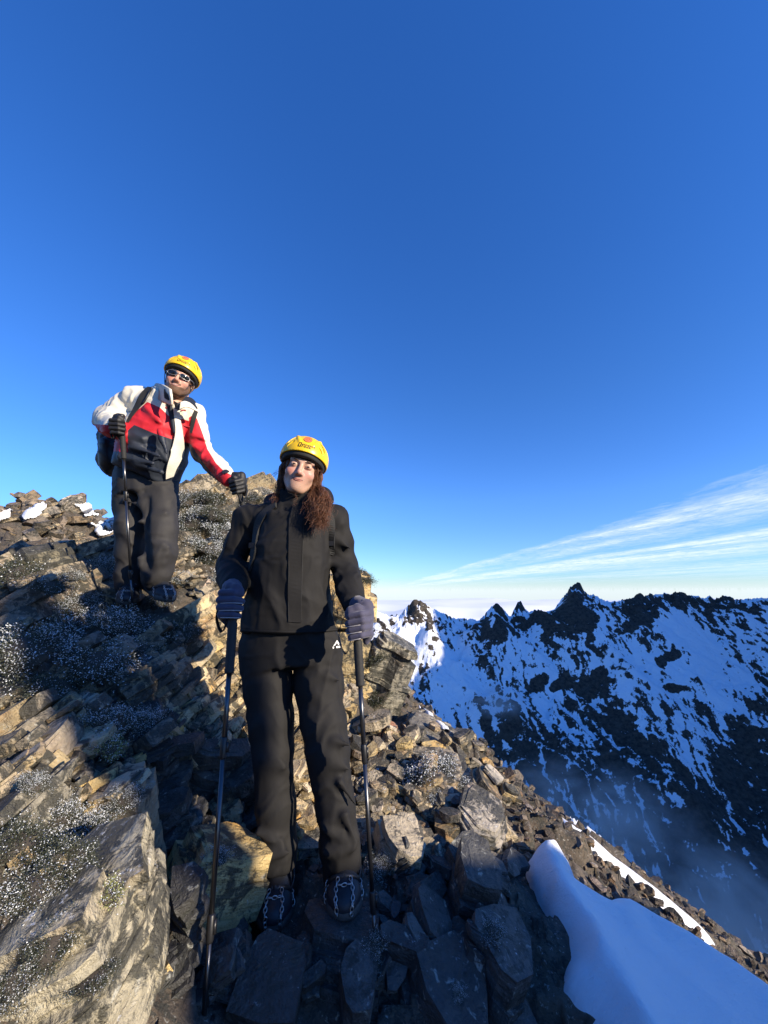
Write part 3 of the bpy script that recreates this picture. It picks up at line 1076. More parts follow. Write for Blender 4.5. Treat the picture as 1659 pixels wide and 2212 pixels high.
boulder(215, 1215, 110, 90, 3.3, M_ROCK, 179, .5, 'reddish frosted rock behind the pole and boots of the man', rot=(R(8), R(-26), R(10)), cuts=7)

# --- outcrop behind the man ----------------------------------------------------
oc = empty('rock_outcrop', W(470, 1215, 4.2))
tag(oc, 'steep frosted rock outcrop between the two walkers', 'outcrop')
r = np.random.default_rng(5)
for (cx, cy, w, h, y, m, cu) in [
        (440, 1160, 150, 190, 4.45, M_ROCK, 9), (455, 1095, 140, 120, 4.6, M_GOLD, 8), (535, 1110, 150, 130, 4.7, M_GOLD, 8), (505, 1170, 140, 160, 4.4, M_ROCK, 9),
        (405, 1175, 80, 150, 4.2, M_ROCK, 8), (565, 1160, 130, 190, 4.5, M_GOLD, 9), (480, 1220, 150, 90, 4.0, M_ROCK, 7), (415, 1100, 80, 90, 4.5, M_ROCK, 7), (395, 1210, 90, 100, 3.9, M_ROCK, 7),
        (610, 1190, 140, 190, 4.3, M_ROCK, 8), (450, 1066, 70, 50, 4.55, M_GOLD, 5), (520, 1078, 70, 50, 4.6, M_GOLD, 5), (562, 1088, 60, 50, 4.65, M_ROCK, 5), (660, 1260, 150, 190, 4.0, M_ROCK, 8), (585, 1260, 150, 150, 3.7, M_GOLD, 8), (520, 1290, 140, 120, 3.4, M_GOLD, 8)]:
    p = W(cx, cy, y)
    put_rock('block', int(r.integers(1e6)), p, (px2m(w, p) * 1.15, r.uniform(.45, .8), px2m(h, p) * 1.15), (R(r.uniform(4, 20)), R(r.uniform(-40, -18)), R(r.uniform(-25, 25))), m, oc, cuts=cu, npts=13, layer=0.07)

# --- stones on the ridge, largest ones singly ----------------------------------
LEGS = [W(600, 1900, 1.55), W(742, 1900, 1.52), W(590, 1990, 1.42), W(742, 1970, 1.42)]
MLEGS = [np.array((-1.66, 2.7, -.1)), np.array((-1.45, 2.6, -.1)), np.array((-1.6, 2.55, -.1)), np.array((-1.35, 2.45, -.1))]
TEMPL = [layered(1000 + k, (1, rng.uniform(.45, .85), rng.uniform(.14, .42)), 1 + k % 2, 6 + k % 3) for k in range(18)]
TEMPB = [layered(1100 + k, (1, rng.uniform(.55, .9), rng.uniform(.28, .62)), 3 + k % 3, 9) for k in range(18)]
TMESH = {}


def t_mesh(k, mat):
    key = (k, mat.name)
    if key not in TMESH:
        me = bpy.data.meshes.new('stone')
        me.from_pydata([tuple(q) for q in TEMPB[k][0]], [], TEMPB[k][1])
        me.materials.append(mat)
        TMESH[key] = me
    return TMESH[key]


def clear(p, s):
    for q in LEGS:
        if np.hypot(p[0] - q[0], p[1] - q[1]) < 0.09 + s * 0.55:
            return False
    for q in MLEGS:
        if np.hypot(p[0] - q[0], p[1] - q[1]) < 0.13 + s * 0.5:
            return False
    return True


def stone_at(px, py, spx):
    p = ghit(px, py)
    if p is None:
        return None
    s = px2m(spx, p)
    return p, s


cand = []
r = np.random.default_rng(21)
# picture zones: x0, x1, y0, y1, count, size range, materials, steepness
for (x0, x1, y0, y1, n, s0, s1, mats, tilt) in [
        (0, 330, 1240, 1500, 34, 80, 165, [M_ROCK, M_SHADE, M_ROCK], (-34, 14)),
        (0, 340, 1500, 1780, 26, 90, 170, [M_ROCK, M_SHADE, M_GOLD], (-36, 14)),
        (0, 330, 1760, 2190, 14, 90, 170, [M_GOLD, M_ROCK], (-30, 14)),
        (320, 560, 1330, 1640, 52, 46, 105, [M_GOLD, M_GOLD, M_ROCK], (-34, 14)),
        (370, 560, 1600, 1880, 24, 50, 110, [M_GOLD, M_ROCK, M_SHADE], (-30, 20)),
        (330, 480, 1850, 2190, 12, 70, 140, [M_ROCK, M_SHADE], (-10, 30)),
        (610, 730, 1530, 1900, 18, 40, 85, [M_GOLD, M_ROCK], (-20, 30)),
        (780, 1040, 1590, 1760, 34, 36, 76, [M_ROCK, M_GOLD, M_ROCK, M_SHADE], (5, 30)),
        (810, 1060, 1740, 1900, 26, 40, 80, [M_ROCK, M_SHADE, M_GOLD], (5, 35)),
        (470, 1090, 1930, 2200, 30, 70, 140, [M_SHADE, M_SHADE, M_ROCK], (5, 40)),
        (1060, 1200, 1690, 1880, 14, 16, 36, [M_ROCK, M_SCREE], (10, 30)),
        (0, 270, 1085, 1230, 40, 22, 60, [M_FARROCK, M_ROCK], (-30, 16))]:
    for _ in range(n):
        q = stone_at(r.uniform(x0, x1), r.uniform(y0, y1), r.uniform(s0, s1) if r.random() > .35 else r.uniform(s0, .5 * (s0 + s1)))
        if q is None or not clear(*q):
            continue
        cand.append((q[0], q[1], mats[int(r.integers(len(mats)))], tilt))
cand = cand[:300] if len(cand) > 300 else cand
for i, (p, s, m, tilt) in enumerate(cand):
    o = bpy.data.objects.new('stone', t_mesh(int(r.integers(len(TEMPB))), m))
    C.objects.link(o)
    o.parent = ground
    o.location = (p[0], p[1], p[2] + s * r.uniform(.02, .24))
    o.scale = (s * r.uniform(.85, 1.3), s * r.uniform(.8, 1.2), s * r.uniform(.7, 1.25))
    o.rotation_euler = (R(r.uniform(-10, 35)), R(tilt[0] + r.uniform(-1, 1) * tilt[1]), R(r.uniform(-40, 40)))


# the rest of the rubble, too small to pick apart
def rubble(name, spots, mat, label, rs=3, dip=None, cat='rubble'):
    rr_ = np.random.default_rng(rs)
    Vs, Fs, At, n = [], [], [], 0
    for (p, s) in spots:
        if dip is None:
            e = Matrix.Rotation(rr_.uniform(0, 2 * math.pi), 3, 'Z') @ Matrix.Rotation(rr_.normal() * .5, 3, 'X') @ Matrix.Rotation(rr_.normal() * .5, 3, 'Y')
        else:
            e = Matrix.Rotation(R(dip[0] + rr_.normal() * dip[1] * .75), 3, 'Y') @ Matrix.Rotation(R(16 + rr_.normal() * 10), 3, 'X') @ Matrix.Rotation(R(rr_.normal() * 35), 3, 'Z')
        e = np.array(e)
        off_ = np.zeros(3)
        at_ = rr_.random()
        for _k in range(1 if dip is None else int(rr_.integers(1, 4))):
            v, f = TEMPL[int(rr_.integers(len(TEMPL)))]
            sc3 = s * rr_.uniform(.75, 1.3, 3)
            vv = (v * sc3 + off_) @ e.T + p
            Vs.append(vv)
            Fs += [tuple(i + n for i in q) for q in f]
            At.append(np.full(len(vv), (at_ + rr_.random() * .12) % 1))
            n += len(vv)
            off_ = off_ + np.array((rr_.normal() * .16 * s, rr_.normal() * .12 * s, sc3[2] * np.ptp(v[:, 2]) * .9))
    o = mk(name, np.concatenate(Vs), Fs, mat, attrs={'piece': np.concatenate(At)})
    tag(o, label, cat, kind='stuff')
    return o


def scatter(n, x0, x1, y0, y1, s0, s1, seed, world=False):
    rr_ = np.random.default_rng(seed)
    out = []
    for _ in range(n):
        p = ghit(rr_.uniform(x0, x1), rr_.uniform(y0, y1))
        if p is None:
            continue
        s = px2m(s0 + (s1 - s0) * rr_.random() ** 2, p)
        if clear(p, s):
            out.append((p.copy(), s))
    P = np.array([q[0] for q in out])
    for q, zz in zip(out, H(P[:, 0], P[:, 1])):
        q[0][2] = zz + q[1] * .1
    return out


# broken slabs that make up the ridge surface between the stones
for k, (n, x0, x1, y0, y1, s0, s1, mat, dip, lab) in enumerate([
        (330, 0, 340, 1235, 1800, 40, 130, M_ROCK, (-34, 12), 'broken grey brown slabs dipping left among the frosted shrubs'),
        (200, 0, 340, 1235, 1800, 36, 120, M_SHADE, (-34, 12), 'dark broken slabs between the frosted shrubs on the left'),
        (90, 0, 330, 1560, 2212, 50, 130, M_GOLD, (-30, 16), 'ochre broken slabs in the lower left'),
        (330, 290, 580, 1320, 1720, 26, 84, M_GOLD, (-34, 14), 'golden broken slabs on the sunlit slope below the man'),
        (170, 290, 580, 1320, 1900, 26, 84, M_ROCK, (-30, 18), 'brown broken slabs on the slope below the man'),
        (110, 330, 580, 1700, 2212, 44, 110, M_SHADE, (-16, 24), 'dark broken slabs in the hollow beside the pole'),
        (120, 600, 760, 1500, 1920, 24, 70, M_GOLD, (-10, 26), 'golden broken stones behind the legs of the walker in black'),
        (260, 770, 1060, 1570, 1780, 18, 58, M_ROCK, (8, 22), 'broken brown stones on the ledge below the pillar'),
        (110, 770, 1060, 1570, 1800, 18, 56, M_GOLD, (8, 22), 'tan broken stones on the ledge below the pillar'),
        (240, 780, 1100, 1740, 1930, 18, 60, M_ROCK, (10, 28), 'broken brown stones above the shaded hollow'),
        (300, 440, 1110, 1900, 2212, 34, 110, M_SHADE, (8, 34), 'dark broken slabs filling the shaded hollow at the bottom'),
        (160, 300, 560, 1180, 1340, 18, 60, M_ROCK, (-34, 14), 'broken brown slabs round the boots of the man'),
        (160, 0, 560, 1150, 1300, 18, 60, M_ROCK, (-30, 16), 'broken slabs along the crest behind the man')]):
    rubble('broken_slabs', scatter(n, x0, x1, y0, y1, s0, s1, 130 + k), mat, lab, 30 + k, dip, 'rocks')
rubble('rubble', scatter(420, 300, 760, 1360, 1900, 6, 20, 31), M_GOLD, 'small golden rock chips lying between the larger stones', 4)
rubble('rubble', scatter(560, 760, 1200, 1570, 1950, 6, 20, 32), M_ROCK, 'small brown rock chips on the ledge right of the walker', 5)
rubble('rubble', scatter(420, 330, 1110, 1850, 2212, 8, 26, 33), M_SHADE, 'small dark stones in the shaded hollow at the bottom', 6)


# stones on the flank that falls away to the right, and on the knoll far left
def scatter_world(n, fx, seed, s0, s1):
    rr_ = np.random.default_rng(seed)
    out = []
    while len(out) < n:
        x, y = fx(rr_)
        r_ = math.hypot(x, y)
        s = (s0 + (s1 - s0) * rr_.random() ** 3) * max(.35, r_ / 14)
        out.append((np.array((x, y, 0.0)), s))
    P = np.array([q[0] for q in out])
    z = H(P[:, 0], P[:, 1])
    for q, zz in zip(out, z):
        q[0][2] = zz + q[1] * .12
    return out


def flank_xy(g):
    r_ = 2.6 * (46 / 2.6) ** g.random()
    a = R(g.uniform(3, 50))
    return r_ * math.sin(a), r_ * math.cos(a)


def knoll_xy(g):
    return -11 + g.normal() * 4.5, 13 + g.normal() * 4.0


rubble('scree', scatter_world(5200, flank_xy, 41, .06, .34), M_SCREE, 'brown scree covering the steep slope that falls away to the right', 8)
def near_flank_xy(g):
    r_ = 2.0 * (6.5 / 2.0) ** g.random()
    a = R(g.uniform(12, 50))
    return r_ * math.sin(a), r_ * math.cos(a)


rubble('scree', scatter_world(2200, near_flank_xy, 47, .04, .24), M_SCREE, 'finer brown scree on the upper edge of the slope by the snow bank', 10)
rubble('scree', scatter_world(1500, knoll_xy, 43, .10, .75), M_FARROCK, 'brown blocks covering the knoll beyond the man', 9)


# ------------------------------------------------------------------ snow
def poly_sd(px, py, poly):
    """signed distance, positive inside"""
    poly = np.asarray(poly, float)
    d = np.full(px.shape, 1e9)
    ins = np.zeros(px.shape, bool)
    n = len(poly)
    for i in range(n):
        a, b = poly[i], poly[(i + 1) % n]
        e = b - a
        t = np.clip(((px - a[0]) * e[0] + (py - a[1]) * e[1]) / (e @ e), 0, 1)
        d = np.minimum(d, np.hypot(px - a[0] - t * e[0], py - a[1] - t * e[1]))
        c = ((a[1] > py) != (b[1] > py)) & (px < (b[0] - a[0]) * (py - a[1]) / (b[1] - a[1] + 1e-12) + a[0])
        ins ^= c
    return np.where(ins, d, -d)


def snow_sheet(name, poly, res, thick, edge, label, seed, wob=0.02, extra=None):
    poly = np.asarray(poly, float)
    lo, hi = poly.min(0) - edge, poly.max(0) + edge
    xs, ys = np.arange(lo[0], hi[0], res), np.arange(lo[1], hi[1], res)
    X, Y = np.meshgrid(xs, ys, indexing='ij')
    sd = poly_sd(X, Y, poly)
    P = np.stack([X, Y, 0 * X], -1)
    sd = sd + fbm(P / (wob * 6), 3, seed) * wob
    t = np.clip(sd / edge, 0, 1)
    z = H0(X, Y) + thick * np.sqrt(1 - (1 - t) ** 2) - 0.03 * (1 - sstep(-edge * .5, 0, sd)) + fbm(P / (edge * 1.6), 3, seed + 1) * thick * .12 * t
    if extra is not None:
        z = z + extra(X, Y, sd) * t
    keep = sd > -edge * .4
    idx = np.full(X.shape, -1)
    cell = keep[:-1, :-1] & keep[1:, :-1] & keep[1:, 1:] & keep[:-1, 1:]
    used = np.zeros(X.shape, bool)
    for a, b in ((0, 0), (1, 0), (1, 1), (0, 1)):
        used[a:X.shape[0] - 1 + a, b:X.shape[1] - 1 + b] |= cell
    idx[used] = np.arange(used.sum())
    v = np.stack([X[used], Y[used], z[used]], -1)
    i, j = np.nonzero(cell)
    f = np.stack([idx[i, j], idx[i + 1, j], idx[i + 1, j + 1], idx[i, j + 1]], 1)
    o = mk(name, v, f, M_SNOW, smooth=True)
    tag(o, label, 'snow', kind='stuff')
    return o


def gp(px, py):
    p = ghit(px, py)
    return (p[0], p[1])


near = [gp(*q) for q in [(1133, 1912), (1150, 1884), (1190, 1872), (1236, 1900), (1258, 1968), (1306, 1996), (1345, 1990), (1420, 2038), (1520, 2100), (1600, 2156), (1655, 2196)]]
near += [(2.1, 1.45), (1.9, .8), (1.2, .45), (.75, .75)] + [gp(*q) for q in [(1205, 2200), (1216, 2120), (1216, 2088), (1186, 2040), (1160, 1985)]]
cr0, cr1 = np.array(gp(1185, 1880)), np.array(gp(1300, 2190))


def crest(X, Y, sd):
    e = cr1 - cr0
    e = e / np.linalg.norm(e)
    u = (X - cr0[0]) * -e[1] + (Y - cr0[1]) * e[0]
    w = (X - cr0[0]) * e[0] + (Y - cr0[1]) * e[1]
    u = u + .05 * np.sin(w * 6)
    return .05 * np.exp(-(u / .07) ** 2) - .05 * sstep(0, .3, u) * sstep(0, .25, sd)


snow_sheet('snow_patch', near, .013, .14, .12, 'smooth blue shaded snow bank in the lower right', 51, .012, crest)


def strip(pts, seed, label, n=60, m=11):
    n = n * 2
    """long snow streak lying on the slope; pts = (px, py, half width px)"""
    S = spline(pts, n)
    V, F = [], []
    tt = np.linspace(0, 1, n)
    WW = np.stack([np.maximum(.1, .75 + 1.1 * fbm(np.stack([tt * k, 0 * tt + seed + o_, 0 * tt], -1), 4, seed)) for k, o_ in ((26, .3), (23, 7.7))], -1)
    for i in range(n):
        t = i / (n - 1)
        wl, wr = [S[i, 2] * q_ * min(1, 8 * t + .1, 8 * (1 - t) + .1) for q_ in WW[i]]
        d = S[min(i + 1, n - 1), :2] - S[max(i - 1, 0), :2]
        nn = np.array([-d[1], d[0]]) / (np.linalg.norm(d) + 1e-9)
        for j in range(m):
            s = j / (m - 1) * 2 - 1
            q = S[i, :2] + nn * (s * (wl if s < 0 else wr))
            p = ghit(q[0], q[1])
            if p is None:
                p = V[-1] if V else np.array((1., 5., -3.))
            r_ = math.hypot(p[0], p[1])
            V.append(np.array((p[0], p[1], (.09 + .013 * r_) * (1 - s ** 4) - (.10 + .008 * r_) * s ** 4)))
    V = np.array(V)
    V[:, 2] += Hs(V[:, 0], V[:, 1])
    for i in range(n - 1):
        for j in range(m - 1):
            q = (i * m + j, i * m + j + 1, (i + 1) * m + j + 1, (i + 1) * m + j)
            if min(np.linalg.norm(V[k_]) for k_ in q) > 3.0 and max(np.linalg.norm(V[q[a_]] - V[q[a_ - 1]]) for a_ in range(4)) < .16 * np.linalg.norm(V[q[0]]) + .05:
                F.append(q)
    o = mk('snow_streak', V, F, M_SNOW, smooth=True)
    tag(o, label, 'snow', kind='stuff')




def far_gp(px, py):
    p = ghit(px, py)
    if p is None or p[1] < 2.9:
        d = ray(px, py)
        p = d / d[1] * 2.9
    return (p[0], p[1])


streak = [far_gp(*q) for q in [(1176, 1766), (1230, 1816), (1300, 1876), (1372, 1936), (1440, 1992), (1510, 2048), (1580, 2106), (1645, 2158), (1645, 2176), (1580, 2128), (1510, 2074), (1440, 2020), (1372, 1966), (1300, 1904), (1230, 1846), (1180, 1796)]]
snow_sheet('snow_streak', streak, .035, .205, .20, 'widest sunlit snow streak running down the scree slope', 61, .44)
strip([(905, 1556, 5), (930, 1590, 8), (972, 1632, 8), (1008, 1672, 9), (1030, 1700, 6)], 62, 'short snow streak at the top of the scree slope by the boulders', 30)
strip([(1150, 1718, 4), (1200, 1760, 6), (1250, 1806, 7), (1310, 1850, 5), (1340, 1872, 3)], 63, 'thin snow streak along the upper edge of the scree slope', 30)
# ------------------------------------------------------------------ frosted shrubs
def shrub_mesh(seed, nleaf, frost, flat=0.6, yellow=False, L=0.055):
    """cushion shrub: short twigs that carry small leaves, rimed on the outside; unit radius about 1"""
    g = np.random.default_rng(seed)
    V, F, MI = [], [], []

    def quad(a, d, n, l, w, mi):
        s = np.cross(d, n)
        s /= np.linalg.norm(s) + 1e-9
        k = len(V)
        V.extend([a, a + d * l * .5 + s * w + n * w * .4, a + d * l, a + d * l * .5 - s * w + n * w * .4])
        F.append((k, k + 1, k + 2, k + 3))
        MI.append(mi)
    nb = 44
    cl = []
    for _ in range(nb):
        d = g.normal(size=3)
        d[2] = abs(d[2]) * .8 + .12
        d /= np.linalg.norm(d)
        e = d * np.array((1, 1, flat)) * g.uniform(.45, 1.0)
        cl.append((e, d))
        k = len(V)
        s = np.cross(d, [.3, .5, .8]) * .012
        V.extend([s, -s, e - s, e + s])
        F.append((k, k + 1, k + 2, k + 3))
        MI.append(2)
    ci = g.integers(nb, size=nleaf)
    E = np.array([c[0] for c in cl])[ci]
    D0 = np.array([c[1] for c in cl])[ci]
    P = E * g.uniform(.5, 1.08, (nleaf, 1)) + g.normal(size=(nleaf, 3)) * .11 * np.array((1, 1, flat))
    D = D0 * .7 + g.normal(size=(nleaf, 3)) * .65
    D /= np.linalg.norm(D, axis=1)[:, None]
    outer = np.linalg.norm(P / np.array((1, 1, flat)), axis=1)
    fr = g.random(nleaf) < frost * (0.15 + 1.1 * np.clip(outer - .25, 0, 1.2)) * (.45 + .8 * np.clip(P[:, 2] / flat, 0, 1))
    mi = np.where(fr, 1, np.where((g.random(nleaf) < .7) & yellow, 3, 0))
    l = L * g.uniform(.7, 1.5, nleaf)
    N_ = g.normal(size=(nleaf, 3))
    S_ = np.cross(D, N_)
    S_ /= np.linalg.norm(S_, axis=1)[:, None] + 1e-9
    w_ = (l * g.uniform(.16, .30, nleaf))[:, None]
    D = D * l[:, None]
    k0 = len(V)
    Q = np.stack([P, P + D * .5 + S_ * w_, P + D, P + D * .5 - S_ * w_], 1).reshape(-1, 3)
    V = np.concatenate([np.array(V), Q])
    F += [(k0 + 4 * i, k0 + 4 * i + 1, k0 + 4 * i + 2, k0 + 4 * i + 3) for i in range(nleaf)]
    MI += list(mi)
    bmc = bmesh.new()
    bmesh.ops.create_icosphere(bmc, subdivisions=3, radius=.5)
    cv_ = np.array([v_.co[:] for v_ in bmc.verts])
    cv_ = cv_ * (1 + .22 * fbm(cv_ * 3.1, 3, seed)[:, None]) * np.array((1, 1, flat * .95))
    k0 = len(V)
    V = np.concatenate([V, cv_])
    fc_ = [tuple(v_.index + k0 for v_ in f_.verts) for f_ in bmc.faces]
    bmc.free()
    F += fc_
    MI += [2] * len(fc_)
    me = bpy.data.meshes.new('foliage')
    me.from_pydata([tuple(q) for q in V], [], F)
    for m in (M_LEAF, M_FROST, M_TWIG, M_LEAFY):
        me.materials.append(m)
    me.polygons.foreach_set('material_index', np.array(MI, dtype=np.int32))
    me.update()
    return me


SH = {'f': [shrub_mesh(s, 9000, .55, L=.038) for s in (1, 2, 3)], 'g': [shrub_mesh(s, 9000, .18, L=.038) for s in (4, 5)], 'w': [shrub_mesh(s, 3600, .9, .5, L=.065) for s in (6, 7)],
      'y': [shrub_mesh(8, 2300, .35, .7, True, .07)], 'm': [shrub_mesh(s, 4000, .05, .4, L=.055) for s in (9, 10)]}
allrock = None


def rock_hits():
    dg = bpy.context.evaluated_depsgraph_get()
    dg.update()
    return dg


bpy.context.view_layer.update()
_dg = bpy.context.evaluated_depsgraph_get()


def on_rock(px, py):
    d = ray(px, py)
    d = d / np.linalg.norm(d)
    hit, loc, n, i, o, m = sc.ray_cast(_dg, Vector((0, 0, 0)), Vector(d))
    if not hit:
        return ghit(px, py), np.array((0, 0, 1.))
    return np.array(loc), np.array(n)


gs = np.random.default_rng(77)


def snow_on(poly, label, seed):
    """thin snow lying on the tops of the blocks"""
    P_ = np.array(poly, float)
    xs = np.arange(P_[:, 0].min(), P_[:, 0].max() + 1, 1.6)
    ys = np.arange(P_[:, 1].min(), P_[:, 1].max() + 1, 1.2)
    X, Y = np.meshgrid(xs, ys, indexing='ij')
    sd = poly_sd(X, Y, P_) + fbm(np.stack([X / 9, Y / 6, 0 * X], -1), 3, seed) * 5
    V, idx = [], np.full(X.shape, -1)
    for i in range(X.shape[0]):
        for j in range(X.shape[1]):
            if sd[i, j] > 0:
                d = ray(X[i, j], Y[i, j])
                hit, loc, n, fi, o, m = sc.ray_cast(_dg, Vector((0, 0, 0)), Vector(d / np.linalg.norm(d)))
                if hit and np.linalg.norm(loc) < 40:
                    idx[i, j] = len(V)
                    V.append(np.array(loc) + np.array((0, -.03, .06)))
    F = []
    for i in range(X.shape[0] - 1):
        for j in range(X.shape[1] - 1):
            q = (idx[i, j], idx[i + 1, j], idx[i + 1, j + 1], idx[i, j + 1])
            if min(q) >= 0 and max(np.linalg.norm(V[q[a_]] - V[q[a_ - 1]]) for a_ in range(4)) < 1.2:
                F.append(q)
    if F:
        o = mk('snow_field', V, F, M_SNOW, smooth=True)
        md = o.modifiers.new('thickness', 'SOLIDIFY')
        md.thickness = .07
        md.offset = -1
        tag(o, label, 'snow', kind='stuff')


snow_on([(200, 1132), (238, 1126), (264, 1130), (266, 1162), (240, 1166), (206, 1154)], 'white snow field on the knoll behind the man', 71)
snow_on([(52, 1112), (92, 1090), (104, 1098), (76, 1124), (56, 1128)], 'slanting snow patch on the left side of the knoll', 72)
snow_on([(160, 1092), (194, 1090), (202, 1106), (216, 1118), (186, 1120)], 'snow patch near the top of the knoll', 73)
snow_on([(0, 1108), (22, 1104), (26, 1120), (0, 1128)], 'snow patch on the crest at the left edge', 74)


def shrub(kind, px, py, wpx, label, name='frosted_shrub', cat='shrub', lift=0.0):
    p, n = on_rock(px, py)
    if p is None or math.hypot(p[0], p[1]) > 30:
        return None
    s = px2m(wpx, p) / 2 * 1.2
    o = bpy.data.objects.new(name, SH[kind][int(gs.integers(len(SH[kind])))])
    C.objects.link(o)
    nn = Vector(n * .6 + np.array((0, -.1, .8)))
    o.rotation_euler = (nn.to_track_quat('Z', 'Y') @ Matrix.Rotation(gs.uniform(0, 6.28), 3, 'Z').to_quaternion()).to_euler()
    o.scale = (s, s, s * gs.uniform(.7, 1.0))
    o.location = p - np.array((0, 0, s * .12))
    tag(o, label, cat, 'frosted cushion shrubs on the ridge')
    return o


for a in [
        ('g', 55, 1235, 120, 'dark green bush against the tan boulder at the left edge'),
        ('g', 110, 1262, 90, 'green bush with rimed twigs in front of the tan boulder'),
        ('f', 150, 1240, 60, 'frosted shrub to the right of the green bush'),
        ('f', 60, 1400, 150, 'blue frosted shrub on the shaded rocks at the left edge'),
        ('f', 150, 1365, 130, 'frosted shrub in the shade below the green bush'),
        ('f', 250, 1345, 120, 'frosted shrub just below the pole tip of the man'),
        ('f', 215, 1420, 150, 'large frosted shrub in the middle of the shaded left slope'),
        ('g', 120, 1480, 140, 'dim shrub low on the shaded left slope'),
        ('g', 360, 1375, 120, 'half sunlit green shrub below the golden rock step'),
        ('g', 410, 1370, 80, 'sunlit shrub on the golden rock step, thin rime'),
        ('f', 310, 1400, 80, 'frosted shrub at the edge of the sunlight below the man'),
        ('f', 440, 1232, 90, 'white rimed shrub at the foot of the outcrop'),
        ('f', 400, 1252, 60, 'small rimed shrub beside the boot of the man'),
        ('f', 480, 1250, 70, 'rimed shrub half hidden by the black sleeve'),
        ('f', 240, 1555, 110, 'frosted shrub above the long dark slab'),
        ('y', 235, 1610, 70, 'yellowish lichen tuft catching the light left of the pole'),
        ('f', 320, 1560, 90, 'blue frosted tuft at the shade edge left of the pole'),
        ('f', 70, 1690, 70, 'frosted tuft at the left edge by the ochre block'),
        ('f', 130, 1760, 120, 'frosted shrub above the huge lower left boulder'),
        ('f', 195, 1790, 120, 'rimed shrub left of the upright sunlit slab'),
        ('g', 45, 1820, 130, 'dark shrub at the left edge above the huge boulder'),
        ('g', 150, 1850, 130, 'green tangle of shrub on top of the huge lower left boulder'),
        ('y', 232, 1925, 80, 'pale yellow lichen tuft on the huge lower left boulder'),
        ('f', 90, 1900, 130, 'rimed shrub on the left part of the huge boulder'),
        ('g', 120, 2030, 110, 'dark lichen cushion low on the huge boulder'),
        ('f', 40, 2100, 110, 'rimed cushion in the bottom left corner'),
        ('g', 200, 2110, 90, 'dark cushion in the middle of the huge boulder'),
        ('f', 275, 1720, 70, 'rimed tuft on top of the upright sunlit slab'),
        ('f', 470, 1850, 60, 'rimed tuft on the pale boulder behind the pole'),
        ('w', 905, 1672, 90, 'bright white rime cluster on the flat rusty slab'),
        ('w', 960, 1655, 70, 'white rime cluster at the right end of the rusty slab'),
        ('w', 1005, 1690, 50, 'small white rime cluster below the layered slab'),
        ('w', 935, 1720, 36, 'tiny rime cluster under the rusty slab'),
        ('f', 820, 1870, 60, 'blue rime tuft on the upright boulder by the pole'),
        ('f', 805, 2050, 60, 'blue rime tuft in the dark stones beside the pole tip'),
        ('f', 1060, 2010, 60, 'blue rime tuft on the tall dark slab'),
        ('f', 985, 2140, 44, 'small blue rime tuft among the dark bottom slabs'),
        ('m', 800, 1420, 70, 'dark moss cushion on the lichen covered boulder'),
        ('m', 820, 1500, 60, 'dark moss low on the lichen covered boulder'),
        ('m', 785, 1240, 60, 'dark moss on top of the golden pillar'),
        ('f', 400, 1075, 80, 'frosted shrub on the left shoulder of the outcrop'),
        ('g', 455, 1075, 70, 'green shrub on top of the outcrop'),
        ('f', 420, 1120, 90, 'frosted shrub on the face of the outcrop next to the trousers'),
        ('g', 470, 1110, 80, 'dark shrub in the middle of the outcrop face'),
        ('f', 490, 1150, 90, 'large frosted shrub low on the outcrop face'),
        ('g', 540, 1080, 60, 'green shrub on top of the outcrop beside the gloved hand'),
        ('f', 455, 1180, 90, 'dim frosted shrub in the shadowed part of the outcrop'),
        ('f', 575, 1065, 50, 'rimed tuft at the right end of the outcrop top'),
        ('f', 225, 1225, 70, 'frosted shrub on the reddish rock behind the pole'),
        ('f', 170, 1300, 90, 'frosted shrub on the flat slab in front of the man'),
        ('f', 345, 1310, 70, 'rimed tuft at the toe of the boot of the man')]:
    shrub(*a)


# ------------------------------------------------------------------ far range across the valley
SKY_PTS = [(500, 1335), (700, 1330), (780, 1318), (815, 1320), (838, 1331), (862, 1331), (880, 1309), (893, 1297), (900, 1295), (912, 1300), (930, 1312), (955, 1325), (985, 1336), (1010, 1338),
           (1036, 1340), (1048, 1326), (1058, 1313), (1073, 1303), (1086, 1314), (1099, 1331), (1104, 1331), (1113, 1312), (1119, 1301), (1126, 1300), (1133, 1312), (1142, 1323), (1155, 1317), (1167, 1317), (1178, 1323), (1195, 1319),
           (1206, 1305), (1215, 1292), (1224, 1280), (1232, 1268), (1240, 1262), (1247, 1258), (1254, 1262), (1262, 1276), (1272, 1284), (1285, 1289), (1300, 1297), (1320, 1301), (1345, 1298), (1362, 1292), (1374, 1287),
           (1384, 1282), (1392, 1288), (1405, 1282), (1420, 1285), (1435, 1281), (1450, 1283), (1462, 1279), (1475, 1279), (1488, 1286), (1500, 1287), (1520, 1292), (1533, 1287), (1545, 1294), (1560, 1287), (1572, 1288), (1590, 1293), (1615, 1294), (1640, 1291), (1700, 1293), (1850, 1290), (2300, 1310)]
sk = np.array([(ray(a, b)[0] / ray(a, b)[1], ray(a, b)[2] / ray(a, b)[1]) for a, b in SKY_PTS])
NA, NY = 820, 430
aa = np.linspace(-.12, 1.22, NA)
yy = np.concatenate([np.linspace(820, 2250, 230), np.linspace(2256, 2760, 130), np.linspace(2770, 3600, 70)])
AA, YY = np.meshgrid(aa, yy, indexing='ij')
XX = AA * YY
pw = np.stack([XX, YY, 0 * XX], -1)
Yc = 2600 + 60 * vnoise(np.stack([aa * 5, 0 * aa, 0 * aa], -1), 5)
zr = np.interp(aa, sk[:, 0], sk[:, 1])
zc = zr * Yc + fbm(np.stack([aa * 90, 0 * aa, 0 * aa], -1), 3, 8) * 6 + ridged(np.stack([aa * 210, 0 * aa, 0 * aa], -1), 2, 9) * 7
